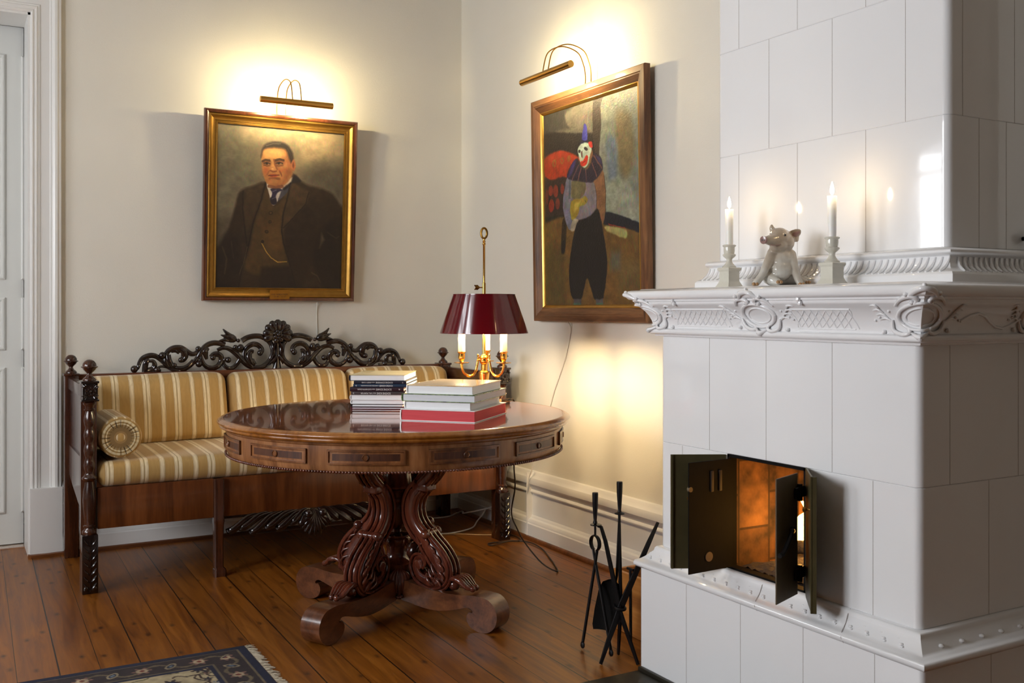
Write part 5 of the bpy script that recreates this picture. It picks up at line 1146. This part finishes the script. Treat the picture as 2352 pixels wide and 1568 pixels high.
def pig():
    O = Vector((-.60, -3.372, MZ)); er, ed = Vector((.87, -.49, 0)), Vector((-.49, -.87, 0))
    def q(a, d, z): return O + er * a + ed * d + Vector((0, 0, z))
    T = empty('pig_figurine', tuple(O), 'glazed porcelain piglet sitting up between the two candlesticks', 'figurine')
    bm = B()
    def bl(a, d, z, r, s=(1, 1, 1)): ball(bm, q(a, d, z), r, 16, s)
    def lim(pts, rad):
        tube(bm, catmull([q(*p) for p in pts], 4), rad, 12); bl(*pts[0], rad[0]); bl(*pts[-1], rad[-1])
    for a in ((.004, -.022, .042, .044), (.006, -.018, .068, .043), (.008, -.014, .092, .038), (.004, -.004, .115, .034), (.0, .008, .05, .036), (.002, .004, .08, .035)): bl(*a)
    for a in ((.0, .006, .142, .0365), (-.006, .016, .146, .033), (-.010, .02, .128, .029), (.012, .008, .135, .031), (-.02, .03, .122, .019)): bl(*a)
    lim([(-.012, .022, .142), (-.033, .036, .139), (-.053, .047, .138)], [.028, .0195, .0122])
    lim([(-.025, .012, .1), (-.042, .02, .07), (-.062, .028, .033), (-.082, .034, .008)], [.018, .0145, .0115, .011])
    lim([(.03, .010, .095), (.036, .02, .065), (.044, .028, .03), (.053, .034, .008)], [.018, .0145, .0115, .011])
    lim([(-.028, -.005, .03), (-.032, .02, .02), (-.018, .04, .013)], [.026, .019, .0115]); lim([(.036, -.012, .03), (.055, .0, .02), (.072, .014, .013)], [.027, .018, .011])
    # ears
    tube(bm, catmull([q(-.018, .0, .166), q(-.025, .002, .178), q(-.0255, .003, .1895)], 4), [.011, .0085, .0025], 10)
    tube(bm, catmull([q(.026, .0, .152), q(.040, .006, .158), q(.054, .009, .166), q(.061, .010, .172)], 4), [.012, .017, .013, .003], 12, flat=((ed + er * .5), [.008, .0055, .004, .002]))
    tube(bm, catmull([q(.036, .004, .157), q(.048, .007, .148), q(.048, .008, .135)], 4), [.013, .012, .006], 12, flat=((ed + er * .5), [.006, .0045, .003]))
    tube(bm, catmull([q(.03, -.05, .02), q(.045, -.055, .03), q(.05, -.05, .022)], 3), [.006, .004, .003], 8)
    for v in bm.verts: v.co.z = max(v.co.z, MZ + .0004)
    bmesh.ops.recalc_face_normals(bm, faces=bm.faces)
    o = build('body', bm, M['porc'], T, smooth=0)
    m = o.modifiers.new('r', 'REMESH'); m.mode = 'VOXEL'; m.voxel_size = .0021; s = o.modifiers.new('s', 'SMOOTH'); s.iterations = 9; s.factor = .5
    dg = bpy.context.evaluated_depsgraph_get(); dg.update(); me = bpy.data.meshes.new_from_object(o.evaluated_get(dg)); o.modifiers.clear(); o.data = me; me.shade_smooth()
    fwd = (q(-.053, .047, .138) - q(-.020, .022, .141)).normalized(); Qm = fwd.to_track_quat('Z', 'Y').to_matrix().to_4x4()
    bm = B(); lathe(bm, [(.0115, -.003), (.0125, .001), (.0118, .0038), (.009, .0042), (0, .0042)], q(-.0625, .053, .138), 20, M=Qm); s = build('snout', bm, M['snout'], T)
    bm = B(); up = Vector((0, 0, 1)); sd = fwd.cross(up).normalized()
    for k in (-1, 1): ball(bm, q(-.0625, .053, .138) + fwd * .0042 + sd * (k * .004), .0022, 8, (1, 1, 1.4))
    build('nostril', bm, M['eye'], s)
    for p in (q(.004, .0462, .1535), q(-.0345, .024, .158)): bm = B(); ball(bm, p, .0032, 10); build('eye', bm, M['eye'], T)
    bm = B(); tube(bm, catmull([q(.033, .0075, .153), q(.045, .0125, .158), q(.056, .0145, .166)], 4), [.004, .009, .003], 10, flat=((ed + er * .5), [.0035, .003, .002])); build('ear_hollow', bm, M['snout'], T)
    bm = B(); tube(bm, catmull([q(-.042, .0505, .1245), q(-.028, .0525, .1215), q(-.010, .0475, .126), (q(-.002, .0445, .134))], 4), .0011, 6); build('mouth_line', bm, M['snout'], T)
    for a, d, z in ((-.085, .041, .006), (.055, .041, .006), (-.014, .049, .012), (.079, .02, .012)):
        bm = B()
        for k in (-1, 1): ball(bm, q(a + k * .0045, d, z), .0062, 10, (1, 1, .9))
        for v in bm.verts: v.co.z = max(v.co.z, MZ + .0004)
        build('trotter', bm, M['hoof'], T)
# ------------------------------------------------------------------ hearth side
def hearth_things():
    T = empty('fire_tool_stand', (-.72, -2.70, 0), 'black wrought-iron tripod stand holding the fire tools beside the stove', 'stand')
    hub = Vector((-.722, -2.706, .186))
    def bar(name, pts, w, th, nrm):
        bm = B(); tube(bm, pts, w, 8, flat=(nrm, th), sec=lambda a: ((abs(math.cos(a)) ** .4) * (1 if math.cos(a) > 0 else -1), (abs(math.sin(a)) ** .4) * (1 if math.sin(a) > 0 else -1))); return build(name, bm, M['black'], T, smooth=50)
    bar('leg', [(-.748, -2.606, .462), (-.744, -2.621, .459), (-.738, -2.64, .41), (-.725, -2.695, .22), hub + Vector((-.006, 0, 0)), (-.70, -2.785, .002)], [.006, .007, .009, .012, .013, .006], .004, (1, .1, .1))
    bar('leg', [(-.602, -2.772, .49), (-.63, -2.757, .42), hub + Vector((.004, -.006, .01)), (-.77, -2.712, .09), (-.812, -2.716, .002)], [.005, .009, .014, .010, .006], .004, (.2, 1, .1))
    bar('leg', [(-.70, -2.672, .512), (-.706, -2.685, .36), hub + Vector((.006, .004, 0)), (-.708, -2.684, .09), (-.70, -2.666, .002)], [.004, .006, .010, .008, .005], .004, (1, 0, 0))
    bm = B(); tube(bm, [hub + Vector((.018 * math.cos(a), .02 * math.sin(a), .004 * math.sin(a))) for a in [2 * PI * i / 16 for i in range(16)]], .006, 8, closed=True); build('hub_ring', bm, M['black'], T)
    bm = B(); tube(bm, [(-.684, -2.720, .06), (-.684, -2.718, .318)], .0055, 8); tube(bm, [(-.684, -2.70, .32), (-.684, -2.736, .32)], [.005, .008, .005], 8); build('centre_pin', bm, M['black'], T)
    bm = B(); lathe(bm, [(.011, .4635), (.021, .4645), (.021, .4675), (.008, .468)], (-.757, -2.606, 0), 18); build('hook_plate', bm, M['black'], T)
    # tongs
    x, y = -.76, -2.606; T2 = empty('fire_tongs', (x, y, 0), 'black iron fire tongs with a round spring loop, hung on the stand', 'tongs')
    bm = B(); lathe(bm, [(0, .585), (.0105, .584), (.0112, .578), (.0105, .545), (.0075, .50), (.0062, .482), (.008, .477), (.0085, .472), (.0042, .468), (.004, .425)], (x, y, 0), 16); build('handle', bm, M['black'], T2)
    bm = B(); c = Vector((x, y, .400)); P = []
    for i in range(19):
        a = R(-62 + 304 * i / 18); P.append(c + Vector((0, .0275 * math.cos(a), .0275 * math.sin(a))))
    tube(bm, P, .0028, 8, flat=((1, 0, 0), .0085)); build('spring_loop', bm, M['black'], T2)
    for a, b, tp in ((P[-1], Vector((-.772, -2.585, .33)), Vector((-.782, -2.556, .022))), (P[0], Vector((x, -2.632, .31)), Vector((-.764, -2.712, .036)))):
        bm = B(); tube(bm, [a, a.lerp(tp, .12), a.lerp(tp, .95), tp], [.0045, .006, .0062, .005], 8, flat=((1, 0, 0), .0055)); ball(bm, tp + Vector((0, 0, -.004)), .0115, 10, (.6, 1, 1.2)); build('jaw', bm, M['black'], T2)
    # shovel
    x, y = -.700, -2.674; T3 = empty('fire_shovel', (x, y, 0), 'black iron fire shovel, the taller handle in the stand', 'shovel')
    bm = B(); lathe(bm, [(0, .63), (.0105, .629), (.0112, .622), (.0105, .59), (.0075, .545), (.006, .525), (.008, .52), (.019, .5155), (.019, .512), (.005, .51)], (x, y, 0), 16); build('handle', bm, M['black'], T3)
    bm = B(); tube(bm, [(x, y, .512), (x - .004, y + .004, .40), (x - .008, y + .006, .29), (x - .012, y + .012, .25)], .0048, 8); build('rod', bm, M['black'], T3)
    bm = B(); rs = []
    for t, w, dx in ((0, .012, 0), (.06, .034, .004), (.2, .045, .010), (.6, .047, .012), (.9, .044, .008), (1, .036, .004)):
        ce = Vector((x - .014, y + .014, .275)).lerp(Vector((-.735, -2.628, .085)), t); row = []
        for k in range(9):
            s = -1 + 2 * k / 8; row.append(ce + Vector((.35, -.94, 0)).normalized() * (w * s) + Vector((-.016 * s * s - 0, -.004 * s * s, 0)))
        rs.append(row + [p + Vector((.003, .001, 0)) for p in row[::-1]])
    rings(bm, rs); build('blade', bm, M['iron'], T3)
    # crate for firewood
    T4 = empty('firewood_crate', (-.30, -2.60, 0), 'low pine crate between the stove and the right wall', 'crate'); x0, x1, y0, y1, h = -.535, -.085, -2.80, -2.392, .232
    for nm, a in (('side_board', (x0, x0 + .018, y0, y1, 0, h)), ('side_board', (x1 - .018, x1, y0, y1, 0, h)), ('end_board', (x0 + .018, x1 - .018, y0, y0 + .018, 0, h)), ('end_board', (x0 + .018, x1 - .018, y1 - .018, y1, 0, h)), ('bottom_board', (x0 + .018, x1 - .018, y0 + .018, y1 - .018, .004, .018))):
        bm = B(); box(bm, *a, bev=.002, seg=1); build(nm, bm, M['firewood'], T4, smooth=30)
    bm = B(); box(bm, -1.18, -.7195, -4.15, -2.835, .0005, .004); box(bm, -.735, -.7195, -4.15, -2.83, .0005, .016, bev=.003); o = build('hearth_plate', bm, M['hearth'], None, loc=(-.95, -3.5, 0), smooth=30); tag(o, 'dark metal hearth sheet on the floor against the stove', 'hearth plate')
# ------------------------------------------------------------------ flex and rug
def cords():
    def cord(pts, r, mat, label, k=6, name='cable'):
        bm = B(); tube(bm, catmull(pts, k), r, 8); c = Vector(pts[len(pts) // 2]); o = build(name, bm, mat, None, loc=tuple(c)); tag(o, label, 'cable', None); return o
    cord([(-.585, -1.56, .829), (-.56, -1.545, .8285), (-.545, -1.54, .8285), (-.505, -1.52, .8295), (-.470, -1.502, .80), (-.462, -1.50, .60), (-.461, -1.480, .508), (-.45, -1.47, .40), (-.43, -1.40, .266), (-.41, -1.42, .19), (-.38, -1.44, .125), (-.33, -1.52, .035), (-.289, -1.594, .006), (-.225, -1.46, .006), (-.181, -1.347, .006), (-.118, -1.172, .006), (-.10, -1.02, .006), (-.15, -.945, .006), (-.215, -.93, .006), (-.30, -.926, .006), (-.309, -.976, .007), (-.205, -.965, .0125), (-.125, -.955, .007), (-.095, -.88, .006), (-.10, -.80, .006)], .0036, M['cord_b'], 'brown flex dropping from the table lamp and looping over the floor')
    cord([(-.345, -.18, .006), (-.30, -.19, .006), (-.20, -.215, .010), (-.16, -.30, .05), (-.20, -.42, .075), (-.232, -.50, .085), (-.12, -.56, .11), (-.075, -.60, .14)], .004, M['cord_w'], 'upper white cable running through the shadow under the settee')
    cord([(-.50, -.50, .005), (-.429, -.588, .005), (-.345, -.60, .005), (-.22, -.57, .012), (-.15, -.50, .03), (-.09, -.46, .06), (-.066, -.45, .09)], .004, M['cord_w'], 'lower white cable curving up behind the right settee leg')
    cord([(-.42, -.60, .0045), (-.345, -.635, .0045), (-.24, -.72, .0045), (-.13, -.775, .0045), (-.085, -.76, .0045)], .003, M['cord_g'], 'beige cable lying straight on the boards under the settee')
    cord([(-.947, -.03, 1.295), (-.944, -.006, 1.25), (-.940, -.005, 1.10), (-.942, -.005, .93), (-.94, -.006, .60)], .003, M['cord_w'], 'white cable hanging from the portrait down behind the settee crest')
    cord([(-.03, -1.275, 1.19), (-.006, -1.272, 1.15), (-.005, -1.23, 1.02), (-.005, -1.18, .93), (-.006, -1.09, .78), (-.006, -1.0, .56), (-.05, -.965, .40), (-.055, -.93, .33), (-.058, -.91, .25)], .003, M['cord_w'], 'white cable hanging from the clown picture down the right wall')
def rug():
    x0, x1, y0, y1 = -3.85, -1.862, -3.25, -1.925; w, h = x1 - x0, y1 - y0; W_, H_ = 500, 332
    X, Y = np.meshgrid(np.linspace(0, w, W_), np.linspace(0, h, H_))      # Y from the far edge towards the viewer
    d = np.minimum(np.minimum(X, w - X), np.minimum(Y, h - Y))
    img = np.zeros((H_, W_, 3)); navy = (30, 34, 58); brown = (66, 48, 42); cream = (178, 162, 128); rust = (122, 62, 50); sky = (104, 118, 132); olive = (98, 92, 62)
    img[:] = cream
    def put(mask, c, a=1.0): img[mask] = img[mask] * (1 - a) + np.array(c) * a
    # field flowers and vines
    for k in range(520):
        cx, cy = rng.random() * w, rng.random() * h; r = .014 + .024 * rng.random(); c = [navy, rust, sky, olive, brown, (150, 120, 96)][k % 6]; ph = rng.random() * 6
        dx, dy = X - cx, Y - cy; rr = np.hypot(dx, dy); th = np.arctan2(dy, dx); n = (5, 6, 8)[k % 3]
        put(rr < r * (.72 + .28 * np.cos(n * th + ph)), c); put(rr < r * .45, [cream, rust, navy, (170, 130, 110)][k % 4]); put(rr < r * .2, navy)
    for k in range(120):
        cx, cy = rng.random() * w, rng.random() * h; a = rng.random() * 6; R_ = .06 + .09 * rng.random()
        dx, dy = X - cx, Y - cy; rr = np.hypot(dx, dy); th = (np.arctan2(dy, dx) - a) % (2 * PI)
        put((np.abs(rr - R_ * (1 + .12 * np.sin(7 * th))) < .0042) & (th < 3.6), [navy, brown, olive][k % 3])
    bd = d < .165; put(bd, (52, 42, 44))
    u = np.where(d == Y, X, np.where(d == h - Y, X, Y)); v = d
    ph = (u % .19) / .19 - .5
    def bf(m, c): put(bd & m, c)
    bf(np.abs(v - .092 - .03 * np.sin(u / .19 * 2 * PI)) < .0065, (108, 94, 72))
    q = np.hypot(ph * .19, v - .092); th = np.arctan2(v - .092, ph * .19)
    bf(q < .034 * (.75 + .25 * np.cos(6 * th)), (132, 96, 86)); bf(q < .02, (180, 160, 130)); bf(q < .009, rust)
    p2 = ((u + .095) % .19) / .19 - .5; q = np.hypot(p2 * .19 * 1.4 + (v - .092) * .6, (v - .092)); bf(q < .026, (156, 140, 112)); bf(q < .017, navy); bf(q < .009, sky)
    bf((v < .030) & (v > .0), navy); bf((v > .03) & (v < .036), (110, 96, 74)); bf((v > .15) & (v < .165), navy); bf((v > .143) & (v < .149), (104, 92, 72))
    img *= (.86 + .28 * vnoise(H_, W_, 60, 90, 2))[..., None]; img = np.clip(img, 0, 255) / 255 * .92
    img = np.where(img <= .04045, img / 12.92, ((img + .055) / 1.055) ** 2.4)
    T = empty('rug', ((x0 + x1) / 2, (y0 + y1) / 2, 0), 'oriental rug with navy floral border and cream field on the floorboards', 'rug')
    canvas('pile', img, Vector(((x0 + x1) / 2, (y0 + y1) / 2, .0095)), (1, 0, 0), (0, 1, 0), w, h, painted('rug_wool', .95, (400, .6, .003)), T)
    bm = B(); box(bm, x0, x1, y0, y1, .0006, .0092); build('backing', bm, plain('rug_edge', (34, 36, 56), .95), T, smooth=0)
    bm = B()
    y = y0 + .004
    while y < y1:
        a = random.uniform(-.012, .012); L = random.uniform(.022, .042); tube(bm, [(x1 - .002, y, .006), (x1 + L * .5, y + a * .6, .006 + random.uniform(-.001, .003)), (x1 + L, y + a, .002)], [.0022, .0026, .0012], 5); y += .0048
    o = build('fringe', bm, M['fringe'], T, smooth=50); o['kind'] = 'stuff'
# ------------------------------------------------------------------ camera, light, run
def camera():
    c = bpy.data.cameras.new('camera'); o = bpy.data.objects.new('camera', c); COL.objects.link(o)
    o.location = (-2.823, -5.64, 1.25); o.rotation_euler = (R(90), 0, -.51437)
    c.sensor_width = 36; c.lens = 2303.3 / 2352 * 36; c.shift_y = -(784 - 711.16) / 2352; c.clip_start = .02; c.clip_end = 60
    c.dof.use_dof = True; c.dof.focus_distance = 4.3; c.dof.aperture_fstop = 8
    sc.camera = o
EXPO = 0.66; DAY = (72, 138); LAMPW = 800
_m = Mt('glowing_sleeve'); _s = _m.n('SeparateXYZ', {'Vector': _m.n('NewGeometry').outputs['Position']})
_m.pr(color=lin((246, 232, 200)), rough=.45, emis=lin((255, 214, 140)), es=_m.math('MULTIPLY', _m.math('SMOOTH_MIN', 1.0, _m.math('MAXIMUM', _m.math('MULTIPLY', _m.math('SUBTRACT', _s.outputs[2], 1.06), 11), 0), .1), 3.0)); MW['sleeve'] = _m.m  # sleeve emission grows with height, standing in for the bulb's light on it
_m = Mt('warm_lamp_bulb'); _m.pr(color=(.1, .08, .05), emis=(1, .76, .44), es=LAMPW); MW['bulb2'] = _m.m
setting(); stove(); settee(); cushions(); table(); pictures()
pic_lamp((-1.165, -.045, 2.40), (1, 0, 0), (0, -1, 0), 'brass picture lamp above the portrait of the man', .405, .05, .215, .13, -.012, .025)
pic_lamp((-.045, -1.492, 2.42), (0, -1, 0), (-1, 0, 0), 'brass picture lamp above the clown painting', .46, .05, .205, .135, -.008, -.07)
table_lamp(); books(); mantel_things(); hearth_things(); cords(); rug(); camera()
w = bpy.data.worlds.new('world'); sc.world = w; w.use_nodes = True
w.node_tree.nodes['Background'].inputs[0].default_value = (.75, .85, 1, 1); w.node_tree.nodes['Background'].inputs[1].default_value = .02
sc.view_settings.view_transform = 'Standard'; sc.view_settings.look = 'None'; sc.view_settings.exposure = EXPO
sc.cycles.max_bounces = 6; sc.cycles.diffuse_bounces = 3; sc.cycles.glossy_bounces = 3; sc.cycles.transmission_bounces = 4
sc.cycles.sample_clamp_indirect = 4; sc.cycles.caustics_reflective = False; sc.cycles.caustics_refractive = False
sc.cycles.use_denoising = True; sc.cycles.use_adaptive_sampling = True; sc.cycles.adaptive_threshold = .08; sc.cycles.adaptive_min_samples = 16
